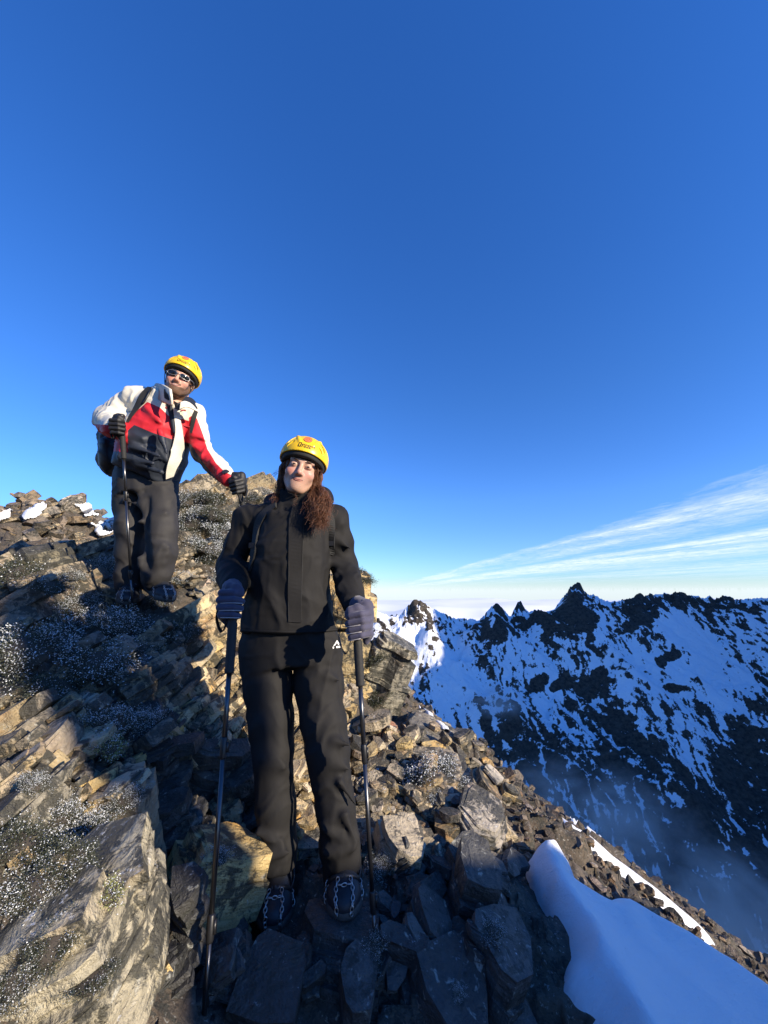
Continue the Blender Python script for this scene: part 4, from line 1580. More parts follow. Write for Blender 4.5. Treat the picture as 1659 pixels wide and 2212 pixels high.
prof_y = np.array([600, 900, 1080, 1330, 1640, 1900, 2120, 2350])
prof_z = np.array([-880, -872, -864, -836, -735, -590, -470, -335])
zb = np.interp(YY, prof_y, prof_z)
zs = np.convolve(np.pad(zc, 60, mode='edge'), np.ones(121) / 121, 'valid')
s_ = np.clip((YY - 2300) / (Yc[:, None] - 2300), 0, 1)
z = zb * (1 - s_) + 0
head = -362 + (zc[:, None] + 362) * s_ ** 1.12
headS = -362 + (zs[:, None] + 362) * s_ ** 1.12
wgt = sstep(0.25, 1.0, s_)
z = np.where(YY < 2300, zb, headS * (1 - wgt) + head * wgt)
back = YY > Yc[:, None]
z = np.where(back, zc[:, None] - (YY - Yc[:, None]) * .75, z)
offc = np.clip(np.abs(YY - Yc[:, None]) / 60, 0, 1)
# spurs running down towards the valley
for (a0, y0, a1, y1, amp, wd) in [(.085, 2560, .13, 2050, 70, 60), (.29, 2560, .27, 2150, 60, 45), (.35, 2580, .37, 2250, 45, 35), (.49, 2580, .45, 2250, 60, 60), (.53, 2560, .70, 1500, 105, 75), (.56, 2540, .98, 1650, 80, 90),
                                  (.15, 2250, .24, 1900, 60, 70), (.30, 2050, .33, 1500, 70, 90), (.62, 2450, .60, 2000, 40, 60), (.95, 2500, 1.15, 1900, 60, 90), (.05, 2200, .12, 1500, 60, 90), (.45, 1900, .52, 1300, 45, 110)]:
    p0, p1 = np.array((a0 * y0, y0)), np.array((a1 * y1, y1))
    e = p1 - p0
    t = np.clip(((XX - p0[0]) * e[0] + (YY - p0[1]) * e[1]) / (e @ e), 0, 1)
    wob = 30 * fbm(np.stack([t * 6, 0 * t, 0 * t + a0 * 9], -1), 3, 4)
    d = np.hypot(XX - p0[0] - t * e[0] + wob, YY - p0[1] - t * e[1])
    z = z + amp * (1 - .35 * t) * np.exp(-np.abs(d / wd) ** 1.3) * sstep(0, .30, t) * offc
wx = XX + 55 * fbm(pw / 330, 3, 31)
fx = .35 * XX + .65 * AA * 2000 + 70 * fbm(pw / 300, 4, 31) + 18 * fbm(pw / 60, 3, 32)
gul = ridged(np.stack([fx / 100, YY / 340, 0 * XX], -1), 3, 33)
gul2 = ridged(np.stack([fx / 42, YY / 150, 0 * XX], -1), 3, 35)
rug = ridged(pw / 150, 5, 37)
fin = fbm(pw / 26, 4, 39)
steep = sstep(2150, 2420, YY)
z = z + offc * (gul * 12 + gul2 * 9 + fbm(pw / 420, 3, 41) * 34 + rug * (14 + 34 * steep) + fin * (4 + 10 * steep))
z = z + (1 - offc) * fin * 3
# branching rock ribs: every rib is a spine with even flanks, the slope is the highest of them
gr = np.random.default_rng(14)
sub = (slice(None, None, 2), slice(None, None, 2))
Xs, Ys, Zs = XX[sub], YY[sub], z[sub]
tent = np.full(Xs.shape, -1e4)


def base_z(x_, y_):
    i_ = np.clip(np.searchsorted(aa, x_ / y_), 0, NA - 1)
    j_ = np.clip(np.searchsorted(yy, y_), 0, NY - 1)
    return z[i_, j_]


def rib(x0, y0, heading, length, h0, k, depth):
    global tent
    n_ = max(4, int(length / 70))
    P_ = [np.array((x0, y0))]
    hd = heading
    for _ in range(n_):
        hd = hd * .86 + heading * .14 + gr.normal() * .16
        P_.append(P_[-1] + np.array((math.sin(hd), -math.cos(hd))) * length / n_)
    lo_, hi_ = np.min(P_, 0) - 260, np.max(P_, 0) + 260
    msk = (Xs > lo_[0]) & (Xs < hi_[0]) & (Ys > lo_[1]) & (Ys < hi_[1])
    if not msk.any():
        return
    xs_, ys_ = Xs[msk], Ys[msk]
    best = tent[msk]
    hz_ = [base_z(p_[0], p_[1]) + h0 * (1 - .75 * i_ / n_) * (min(1, i_ * .5) if depth == 0 else 1) * gr.uniform(.75, 1.2) for i_, p_ in enumerate(P_)]
    for i_ in range(n_):
        a_, b_ = P_[i_], P_[i_ + 1]
        e_ = b_ - a_
        t_ = np.clip(((xs_ - a_[0]) * e_[0] + (ys_ - a_[1]) * e_[1]) / (e_ @ e_), 0, 1)
        d_ = np.hypot(xs_ - a_[0] - t_ * e_[0], ys_ - a_[1] - t_ * e_[1])
        best = np.maximum(best, hz_[i_] + (hz_[i_ + 1] - hz_[i_]) * t_ - k * d_)
    tent[msk] = best
    if depth < 2:
        for i_ in range(1, n_):
            if gr.random() < .75:
                rib(P_[i_][0], P_[i_][1], hd * .4 + heading * .6 + gr.choice((-1, 1)) * gr.uniform(.45, 1.0), length * gr.uniform(.25, .5), h0 * gr.uniform(.45, .7), k, depth + 1)


for a0 in np.linspace(-.05, 1.15, 27):
    a1 = a0 + gr.normal() * .012
    y0 = np.interp(a1, aa, Yc) - 30
    rib(a1 * y0, y0, a1 * .9 + gr.normal() * .22, gr.uniform(500, 1150), gr.uniform(45, 85), gr.uniform(.75, 1.0), 0)
for _ in range(34):
    a1, y0 = gr.uniform(-.05, 1.15), gr.uniform(1350, 2150)
    rib(a1 * y0, y0, a1 * .9 + gr.normal() * .3, gr.uniform(250, 600), gr.uniform(28, 52), gr.uniform(.7, .95), 1)
for _ in range(230):
    a1, y0 = gr.uniform(-.05, 1.15), gr.uniform(1300, 2500)
    rib(a1 * y0, y0, a1 * .9 + gr.normal() * .35, gr.uniform(110, 280), gr.uniform(12, 26), gr.uniform(.7, 1.0), 2)
full = np.stack([np.interp(np.arange(NY), np.arange(0, NY, 2), r_) for r_ in tent], 0)
full = np.stack([np.interp(np.arange(NA), np.arange(0, NA, 2), full[:, j_]) for j_ in range(NY)], 1)
full = full + fin * 7 + 9 * fbm(pw / 60, 3, 58)
ribm = sstep(-6, 16, full - z) * offc
z = np.where(back, z, z + offc * 12 * np.log1p(np.exp(np.clip((full - z) / 12, -30, 30))))
dzy = np.gradient(z, axis=1) / np.gradient(YY, axis=1)
dzx = np.gradient(z, axis=0) / np.gradient(XX, axis=0)
slope = np.hypot(dzy, dzx)
curv = (np.roll(z, 3, 0) + np.roll(z, -3, 0) - 2 * z)
strata = vnoise(np.stack([(z + .42 * XX - .1 * YY + 22 * fbm(pw / 120, 3, 47)) / 15, wx / 330, YY / 400], -1), 43)
rib3 = ridged(np.stack([fx / 17, YY / 75, 0 * XX], -1), 2, 36)
ribs = .55 * gul + .5 * gul2 + .3 * rib3
elev = np.interp(z, [-880, -800, -720, -620, -520, -380, -200, 50], [-.16, -.12, .02, .22, .48, .66, .60, .44])
snow = elev + .5 - .50 * (slope - .72) + .012 * np.clip(curv, -25, 25) - .72 * (ribs - .20) - .22 * ribm + .16 * fbm(pw / 190, 4, 45) + .20 * fbm(pw / 30, 3, 46)
snow = snow + .12 * strata * sstep(.25, .7, AA)
ppx, ppy, _ = proj(np.stack([XX, YY, z], -1))
jn = fbm(pw / 55, 4, 57)
for (cx_, ytop, hgt_, wl, wr) in [(900, 1290, 75, .62, .75), (1073, 1298, 95, .55, .50), (1124, 1296, 85, .32, .34), (1247, 1252, 125, .62, .62), (1165, 1312, 60, .8, .8), (1384, 1278, 42, 1.6, 1.6), (1465, 1275, 45, 1.9, 1.8), (1570, 1284, 40, 1.5, 1.6)]:
    dy_ = ppy - ytop
    w_ = np.where(ppx < cx_, wl, wr) * (dy_ + 7) * (1 - .25 * sstep(.4, 1, dy_ / hgt_)) + 2
    ins_ = np.abs(ppx - cx_) / np.maximum(w_, 1) + .42 * jn
    snow = snow - .56 * (1 - sstep(.7, 1.12, ins_)) * (1 - sstep(hgt_ * .7, hgt_ * 1.15, dy_ + 26 * jn)) * (YY > 2200) * (1 - .62 * sstep(.05, .35, -gul2))
for (cx_, cy_, rx_, ry_) in [(1285, 1478, 46, 30), (1160, 1478, 20, 18), (1205, 1480, 16, 12), (1445, 1420, 30, 16), (1380, 1345, 60, 14)]:
    dd = ((ppx - cx_) / rx_) ** 2 + ((ppy - cy_ + .45 * (ppx - cx_)) / ry_) ** 2
    snow = snow - .75 * (1 - sstep(.3, 1.5, dd + 1.3 * jn + .6 * gul2))
V = np.stack([XX, YY, z], -1).reshape(-1, 3)
ii, jj = np.meshgrid(np.arange(NA - 1), np.arange(NY - 1), indexing='ij')
F = np.stack([ii * NY + jj, (ii + 1) * NY + jj, (ii + 1) * NY + jj + 1, ii * NY + jj + 1], -1).reshape(-1, 4)


def range_mat():
    m, t, b = new_mat('snowy_range')
    at = nd(t, 'ShaderNodeAttribute', attribute_name='snow').outputs['Fac']
    pos = nd(t, 'ShaderNodeNewGeometry').outputs['Position']
    n1 = noise_n(t, mapping(t, pos, (1, 1, 1)), 0.07, 8, 0.76)
    n2 = noise_n(t, mapping(t, pos, (1, .25, 1), (0, 0, R(12))), 0.12, 4, 0.65)
    s = math_n(t, 'ADD', at, math_n(t, 'MULTIPLY', math_n(t, 'SUBTRACT', n1, 0.5), 1.1))
    s = math_n(t, 'ADD', s, math_n(t, 'MULTIPLY', math_n(t, 'SUBTRACT', n2, 0.5), 0.2))
    f = ramp(t, s, [(0.48, 0.0), (0.54, 1.0)])
    rock = mixc(t, ramp(t, noise_n(t, pos, 0.06, 8, 0.75), [(0.35, 0.0), (0.7, 1.0)]), (0.020, 0.019, 0.018), (0.11, 0.09, 0.07))
    lk(t, mixc(t, f, rock, (0.84, 0.87, 0.92)), b.inputs['Base Color'])
    b.inputs['Roughness'].default_value = 0.8
    b.inputs['Specular IOR Level'].default_value = 0.15
    bump(t, b, n1, 0.8, 9.0)
    return m


M_RANGE = range_mat()
rng_o = mk('mountain_range', V, F, M_RANGE, smooth=True, attrs={'snow': snow.reshape(-1)})
tag(rng_o, kind='structure')

# a sea of cloud far out, level with the skyline
cv, cf = [], []
for j, y_ in enumerate(np.geomspace(7000, 70000, 30)):
    for i, x_ in enumerate(np.linspace(-1.6, 1.6, 60)):
        cv.append((x_ * y_, y_, -1150 + 420 * float(vnoise(np.array([[x_ * 14, y_ / 4000, 0.]]), 63)[0]) - y_ * .008))
for j in range(29):
    for i in range(59):
        cf.append((j * 60 + i, j * 60 + i + 1, (j + 1) * 60 + i + 1, (j + 1) * 60 + i))
tag(mk('cloud_sea', cv, cf, plain('cloud_sea', (0.8, 0.83, 0.88), 0.95), smooth=True), 'white sea of cloud far beyond the mountain range', 'cloud', kind='stuff')
vf = [(-70000, -70000, -2400), (70000, -70000, -2400), (70000, 70000, -2400), (-70000, 70000, -2400)]
tag(mk('lowland', vf, [(0, 1, 2, 3)], plain('lowland', (0.10, 0.115, 0.10), 0.95)), kind='structure')

# the high ridge on the sun's side of the valley, outside the picture, that keeps the range in shade
ts = np.linspace(-900, 3400, 150)
us = np.linspace(-1, 1, 41)
TS, US = np.meshgrid(ts, us, indexing='ij')
hgt = np.interp(TS, [-900, -500, 200, 700, 1000, 1400, 3400], [-800, -500, 330, 860, 1170, 1260, 1260]) + 260 * fbm(np.stack([TS / 260, 0 * TS, 0 * TS], -1), 4, 66)
zz_ = -900 + (hgt + 900) * (1 - np.abs(US) ** 1.15) + 40 * ridged(np.stack([TS / 200, US * 4, 0 * TS], -1), 4, 67) * (1 - np.abs(US))
half = 900
rx_ = TS + 2050 + US * half * .707
ry_ = TS - US * half * .707
V = np.stack([rx_, ry_, zz_], -1).reshape(-1, 3)
ii, jj = np.meshgrid(np.arange(149), np.arange(40), indexing='ij')
F = np.stack([ii * 41 + jj, (ii + 1) * 41 + jj, (ii + 1) * 41 + jj + 1, ii * 41 + jj + 1], -1).reshape(-1, 4)
ro = mk('mountain_ridge', V, F, M_RANGE, smooth=True, attrs={'snow': (.6 + .4 * fbm(V / 200, 3, 3))})
tag(ro, kind='structure')

# added shadow caster in place of an unseen hiker, outline cut to the foreground shade
shd = np.array((math.sin(R(SUN_AZ)), math.cos(R(SUN_AZ)), 0))
qd = np.array((-math.cos(R(SUN_AZ)), math.sin(R(SUN_AZ)), 0))
sil = np.array([(.50, -3.0), (.52, -.5), (.62, .75), (.70, 1.0), (.82, 1.08), (.87, 1.2), (.86, 1.38), (.74, 1.50), (.66, 1.75), (.62, 2.2), (.68, 2.6), (.80, 2.78), (.92, 2.72), (.99, 2.4), (1.03, 1.95), (1.06, 1.6), (1.03, 1.44), (.96, 1.34),
                (.95, 1.12), (1.08, 1.04), (1.30, .98), (1.50, .86), (1.72, .78), (1.95, .70), (2.12, .56), (2.24, .38), (2.40, .06), (2.52, -.3), (2.7, -3.0)])
m_ = 180
ln = np.concatenate([[0], np.cumsum(np.linalg.norm(np.diff(sil, axis=0), axis=1))])
uu = np.linspace(0, ln[-1], m_)
ring = np.stack([np.interp(uu, ln, sil[:, 0]), np.interp(uu, ln, sil[:, 1])], 1)
tv = np.linspace(-1, 1, 15)
Vt = []
for t in tv:
    k = math.sqrt(max(0, 1 - abs(t) ** 3)) * .9 + .1 if abs(t) > .35 else 1
    c_ = np.stack([np.interp(ring[:, 1], [-3, .5, 1.2, 1.6, 2.7], [1.5, 1.3, .91, .87, .83]), np.minimum(ring[:, 1], 2.75)], 1)
    q_ = c_ + (ring - c_) * k
    q_[:, 1] -= (1 - k) * .5
    Vt.append(qd * q_[:, :1] + np.array((0, 0, 1.)) * q_[:, 1:] + shd * (4.5 + t * .45))
Vt = np.concatenate(Vt)
nz_ = fbm(Vt * 4, 4, 91)[:, None] * .03 + cells(Vt[:, 0] + Vt[:, 2], Vt[:, 1] - Vt[:, 2], .3, 92)[:, None] * .018
Vt = Vt + nz_ * (qd + shd * 2)
Ft = [(i * m_ + j, i * m_ + j + 1, (i + 1) * m_ + j + 1, (i + 1) * m_ + j) for i in range(14) for j in range(m_ - 1)]
Ft += [tuple(range(m_)), tuple(14 * m_ + k for k in range(m_))[::-1]]
tag(mk('shadow_blocker', Vt, Ft, M_ROCK), 'unseen block added beside the viewpoint to cast the foreground shadow', 'rock')


# ------------------------------------------------------------------ mist hanging in the valley
def mist(px, py, y, size, dens, seed, label):
    c = W(px, py, y)
    bm = bmesh.new()
    bmesh.ops.create_icosphere(bm, subdivisions=3, radius=1)
    for v in bm.verts:
        v.co = Vector(np.array(v.co) * np.array(size))
    me = bpy.data.meshes.new('mist')
    bm.to_mesh(me)
    bm.free()
    o = bpy.data.objects.new('mist', me)
    o.location = c
    C.objects.link(o)
    m = bpy.data.materials.new('mist')
    m.use_nodes = True
    t = m.node_tree
    t.nodes.remove(t.nodes['Principled BSDF'])
    pv = nd(t, 'ShaderNodeVolumePrincipled', ins={'Color': (.97, .93, .89, 1), 'Anisotropy': .25})
    oc_ = nd(t, 'ShaderNodeTexCoord').outputs['Object']
    q = mapping(t, oc_, (1 / size[0], 1 / size[1], 1 / size[2]))
    ln_ = nd(t, 'ShaderNodeVectorMath', operation='LENGTH')
    lk(t, q, ln_.inputs[0])
    fall = ramp(t, ln_.outputs['Value'], [(0.1, 1.0), (0.98, 0.0)], 'EASE')
    n = noise_n(t, mapping(t, oc_, (1, 1, 1.8), loc=(seed * 100, 0, 0)), 2.6 / size[0], 5, .6, .8)
    d = math_n(t, 'MULTIPLY', fall, ramp(t, n, [(.42, 0.0), (.75, 1.0)]))
    lk(t, math_n(t, 'MULTIPLY', d, dens), pv.inputs['Density'])
    lk(t, pv.outputs[0], t.nodes['Material Output'].inputs['Volume'])
    me.materials.append(m)
    tag(o, label, 'mist', kind='stuff')


mist(1260, 1770, 1200, (360, 260, 160), .0130, 1, 'thin grey mist over the shaded slope across the valley')
mist(1560, 2010, 900, (360, 240, 150), .0190, 2, 'thicker mist filling the valley at the lower right')
mist(1075, 1515, 1750, (150, 130, 90), .0150, 3, 'small wisp of mist in front of the snowy slope')


# ------------------------------------------------------------------ walkers: materials
def cloth_mat(name, col, rough=0.75, scale=900, spec=0.22, sheen=0.0):
    m, t, b = new_mat(name)
    g = nd(t, 'ShaderNodeTexCoord').outputs['Object']
    n = noise_n(t, g, 14, 4, 0.6)
    lk(t, mixc(t, ramp(t, n, [(0.3, 0.0), (0.7, 1.0)]), tuple(c * .85 for c in col), tuple(c * 1.12 for c in col)), b.inputs['Base Color'])
    b.inputs['Roughness'].default_value = rough
    b.inputs['Specular IOR Level'].default_value = spec
    b.inputs['Sheen Weight'].default_value = sheen
    b.inputs['Sheen Roughness'].default_value = .5
    h = math_n(t, 'ADD', math_n(t, 'MULTIPLY', noise_n(t, mapping(t, g, (1, 1, .55), (.3, .5, 0)), 13, 3, 0.5, 0.3), 1.0), math_n(t, 'MULTIPLY', noise_n(t, g, scale, 2, .5), .03))
    bump(t, b, h, 0.22, 0.010)
    return m


M_BLACK = cloth_mat('black_softshell', (0.0135, 0.013, 0.013))
M_PANTS = cloth_mat('black_trousers', (0.0150, 0.0145, 0.0148))
M_MPANTS = cloth_mat('charcoal_rain_trousers', (0.030, 0.029, 0.030), 0.68, spec=.25)
M_WEB = plain('black_webbing', (0.012, 0.012, 0.012), 0.8, bscale=500, bstr=.3)
M_PACK = plain('black_pack_nylon', (0.010, 0.011, 0.014), 0.55, bscale=120, bstr=.2)
M_GLOVE = plain('slate_glove', (0.050, 0.047, 0.082), 0.8, bscale=220, bstr=.25, sheen=.2, vary=.2)
M_GTRIM = plain('pale_glove_piping', (0.36, 0.34, 0.35), 0.7)
M_BGLOVE = plain('black_glove', (0.010, 0.010, 0.011), 0.6, bscale=200, bstr=.25)
M_SKINW = None
M_YELLOW = plain('yellow_helmet_shell', (0.80, 0.50, 0.012), 0.33, bscale=0)
M_FOAM = plain('black_helmet_foam', (0.014, 0.014, 0.014), 0.8, bscale=300, bstr=.3)
M_ORANGE = plain('orange_sticker', (0.80, 0.19, 0.07), 0.4)
M_INK = plain('black_print', (0.015, 0.012, 0.008), 0.5)
M_INKB = plain('brown_print', (0.25, 0.06, 0.02), 0.5)
M_GRIP = plain('black_foam_grip', (0.016, 0.016, 0.016), 0.75, bscale=90, bstr=.35, bdist=.004)
M_SHAFT = plain('dark_grey_shaft', (0.10, 0.10, 0.105), 0.28, metal=.9)
M_CLAMP = plain('black_plastic_clamp', (0.012, 0.012, 0.013), 0.4)
M_STEEL = plain('steel', (0.55, 0.55, 0.55), 0.35, metal=1.0)
M_BOOT = plain('black_boot', (0.014, 0.016, 0.022), 0.55, bscale=150, bstr=.35, vary=.3)
M_SOLE = plain('grey_boot_rubber', (0.07, 0.065, 0.06), 0.7, bscale=80, bstr=.4, vary=.3)
M_RUBBER = plain('black_rubber_harness', (0.010, 0.011, 0.013), 0.45)
M_LACE = plain('grey_laces', (0.20, 0.21, 0.25), 0.8)
M_WHITE = plain('white_print', (0.80, 0.80, 0.80), 0.6)
M_EYE = plain('eye_white', (0.34, 0.29, 0.27), 0.3)
M_TEETH = plain('teeth', (0.62, 0.58, 0.52), 0.3)
M_IRIS = plain('dark_iris', (0.03, 0.018, 0.012), 0.15)
M_BROW = plain('brown_brow', (0.10, 0.058, 0.038), 0.8)
M_LENS = plain('dark_lens', (0.006, 0.006, 0.007), 0.06)
M_GFRAME = plain('silver_frame', (0.28, 0.28, 0.29), 0.3, metal=.6)
M_CREAM = cloth_mat('cream_jacket_fabric', (0.66, 0.63, 0.53), .7)
M_NAVY = cloth_mat('navy_lining', (0.018, 0.022, 0.034), .6)
M_VELCRO = plain('black_velcro', (0.010, 0.010, 0.012), .95)
M_REDP = plain('red_print', (0.45, 0.03, 0.04), .6)
M_TSHIRT = cloth_mat('grey_tshirt', (0.06, 0.06, 0.06))


def skin_mat(name, base, flush, beard=None):
    m, t, b = new_mat(name)
    g = nd(t, 'ShaderNodeTexCoord').outputs['Object']
    col = mixc(t, noise_n(t, g, 45, 4, .6), tuple(c * .88 for c in base), tuple(min(1, c * 1.08) for c in base))
    fl = nd(t, 'ShaderNodeAttribute', attribute_name='flush').outputs['Fac']
    col = mixc(t, fl, col, flush)
    if beard:
        bd = nd(t, 'ShaderNodeAttribute', attribute_name='beard').outputs['Fac']
        bn = noise_n(t, mapping(t, g, (1, 1, .4)), 420, 3, .7)
        f = ramp(t, math_n(t, 'ADD', bd, math_n(t, 'MULTIPLY', math_n(t, 'SUBTRACT', bn, .5), .9)), [(.15, 0.0), (.55, .9)])
        col = mixc(t, f, col, beard)
    lk(t, col, b.inputs['Base Color'])
    b.inputs['Roughness'].default_value = .48
    b.inputs['Subsurface Weight'].default_value = .12
    b.inputs['Subsurface Radius'].default_value = (.012, .005, .003)
    b.inputs['Subsurface Scale'].default_value = .6
    bump(t, b, noise_n(t, g, 600, 3, .6), .15, .001)
    return m


M_SKINW = skin_mat('skin_fair', (0.50, 0.31, 0.23), (0.50, 0.19, 0.15))
M_SKINM = skin_mat('skin_ruddy', (0.56, 0.32, 0.23), (0.55, 0.20, 0.15), (0.10, 0.055, 0.03))


def hair_mat():
    m, t, b = new_mat('brown_hair')
    g = nd(t, 'ShaderNodeTexCoord').outputs['Object']
    lk(t, mixc(t, noise_n(t, mapping(t, g, (3, 3, .5)), 60, 4, .6), (0.045, 0.020, 0.010), (0.24, 0.095, 0.042)), b.inputs['Base Color'])
    b.inputs['Roughness'].default_value = .42
    return m


M_HAIR = hair_mat()


def folds(V, N, amp, sc_, seed, stretch=(1, 1, 1)):
    """cloth folds: sharp ridges between soft hollows, pulled along the limb"""
    q = V * np.asarray(stretch) * sc_
    w = np.stack([fbm(q * .6 + 3, 2, seed + 5), fbm(q * .6 + 9, 2, seed + 6), fbm(q * .6 + 15, 2, seed + 7)], -1)
    r1 = np.clip(ridged(q + w * .9, 1, seed), 0, 1) ** 1.7
    r2 = np.clip(ridged(q * 2.1 + w * 1.4, 1, seed + 3), 0, 1) ** 1.6
    r3 = np.clip(ridged(q * np.array((.6, .6, 2.4)) + w * 1.6, 1, seed + 8), 0, 1) ** 2
    return V + N * (amp * (r1 * 1.2 + r2 * .35 + r3 * .7 - .55))[:, None]


def frame(z_axis, x_hint=(1, 0, 0)):
    z = np.asarray(z_axis, float)
    z = z / np.linalg.norm(z)
    x = np.asarray(x_hint, float)
    x = x - z * (x @ z)
    x = x / np.linalg.norm(x)
    return np.stack([x, np.cross(z, x), z], 1)


# ---- walking pole
def pole(T0, B, grip_len, clamp1, clamp2, label, strap_side=1, rad=0.0078):
    T0, B = np.asarray(T0, float), np.asarray(B, float)
    L = np.linalg.norm(B - T0)
    d = (B - T0) / L
    root = empty('walking_pole', B)
    tag(root, label, 'pole', 'walking poles')
    at = lambda s: T0 + d * s
    g = MB()
    n = 46
    ss = np.linspace(0, grip_len, n)
    rr_ = []
    for s in ss:
        k = s / grip_len
        rr_.append(.0165 + (.004 * math.cos(k * 22) if k < .42 else .0005 * math.sin(k * 160)) - .002 * k)
    rr_[0] = .012
    g.tube([at(s) for s in ss], rr_, 14)
    gr = g.build('grip', M_GRIP, root, B, True)
    c = MB()
    c.tube([at(-.014), at(-.011), at(-.002), at(.012)], [.008, .017, .021, .018], 14)
    c.build('pommel', M_CLAMP, root, B, True)
    st = MB()
    lo = at(.02)
    side = np.array((strap_side, 0.15, 0))
    pts = spline([lo, lo + side * .045 + np.array((0, .01, .0)), lo + side * .06 - np.array((0, 0, .07)), lo + side * .035 - np.array((0, 0, .12)), lo + side * .012 - np.array((0, .01, .06))], 24)
    st.ribbon(pts, (0, 1, .2), .018, .002, (1, 0, .3))
    st.build('wrist_strap', M_WEB, root, B)
    up = MB()
    up.tube([at(grip_len - .01), at(clamp1)], rad, 12)
    up.build('upper_shaft', M_SHAFT, root, B, True)
    md = MB()
    md.tube([at(clamp1), at(clamp2)], rad * .88, 12)
    md.build('middle_shaft', M_SHAFT, root, B, True)
    lw = MB()
    lw.tube([at(clamp2), at(L - .05)], rad * .74, 12)
    lw.build('lower_shaft', M_SHAFT, root, B, True)
    for s in (clamp1, clamp2):
        m = MB()
        m.tube([at(s - .03), at(s - .026), at(s), at(s + .022), at(s + .026)], [rad * 1.05, rad * 1.25, rad * 1.3, rad * 1.2, rad], 12)
        f = frame(d)
        m.box(at(s - .004) + f[:, 0] * rad * 1.3, (.004, .005, .014), f)
        m.build('clamp', M_CLAMP, root, B, True)
    t = MB()
    t.tube([at(L - .055), at(L - .02), at(L)], [.0075, .006, .002], 8)
    t.build('tip', M_STEEL, root, B, True)
    bk = MB()
    bk.tube([at(L - .068), at(L - .064), at(L - .058), at(L - .052)], [.008, .024, .026, .009], 16)
    bk.build('basket', M_CLAMP, root, B, True)
    return root


# ---- glove closed round a pole; local z along the pole (up), local y away from the viewer
def glove(parent, base, ctr, axis_up, wrist, mat, mir=1, sc_=1.0, turn=0.0, piping=True, name='glove'):
    f = Field((-.09, -.085, -.12), (.09, .10, .15), .0032)
    m = mir
    pip = []
    for i in range(4):
        z = .030 - .0245 * i
        o = (.004, 0, .002, .007)[i]
        rf = (.0122, .0126, .0123, .0112)[i]
        kn, pi, di, ti = (np.array(q) for q in ((-.040 * m, .010, z + .006), ((-.037 + o) * m, -.034, z + .004), ((.010 - o * .4) * m, -.041 + o * .5, z), ((.031 - o) * m, -.018, z - .002)))
        f.chain([np.array((-.030 * m, .03, z + .004)), kn, pi, di, ti], [rf * 1.05, rf * 1.1, rf * 1.05, rf, rf * .93], k=.0015)
        pip.append([pi + np.array((0, -.006, -rf * .93)), di + np.array((0, -.008, -rf * .95)), ti + np.array((.006 * m, -.008, -rf * .7))])
    f.box((-.020 * m, .028, -.004), (.026, .020, .050), .018, .012)
    f.cap((-.022 * m, .030, .030), (-.024 * m, .034, .062), .030, .029, .02)
    f.chain([(-.026 * m, .016, .040), (-.012 * m, -.016, .058), (.012 * m, -.028, .050), (.026 * m, -.024, .040)], [.017, .0155, .0145, .0125], k=.008)
    f.cap((-.024 * m, .034, -.045), (-.018 * m, .030, -.066), .018, .012, .015)
    V, F = f.mesh()
    V = relax(V, F, 1, .4)
    up = np.asarray(axis_up, float)
    ca, sa = math.cos(turn), math.sin(turn)
    fr = frame(up) @ np.array([[ca, -sa, 0], [sa, ca, 0], [0, 0, 1]])
    X = lambda P: (np.asarray(P) * sc_) @ fr.T + ctr
    g = mk(name, X(V), F, mat, parent, base, True)
    if piping:
        for p in pip[1:]:
            q = MB()
            q.tube(X(spline(p, 8)), .0018, 5)
            q.build('piping', M_GTRIM, g, (0, 0, 0) if False else base, True)
    # cuff from the hand to the sleeve
    wl = X(np.array([(-.023 * m, .032, .058)]))[0]
    c = MB()
    ww = np.asarray(wrist, float)
    c.tube([wl + (ww - wl) * s for s in (-.1, .2, .45, .6, .75)], np.array([.030, .033, .037, .039, .030]) * sc_, 14)
    c.build('cuff', mat, g, base, True)
    return g


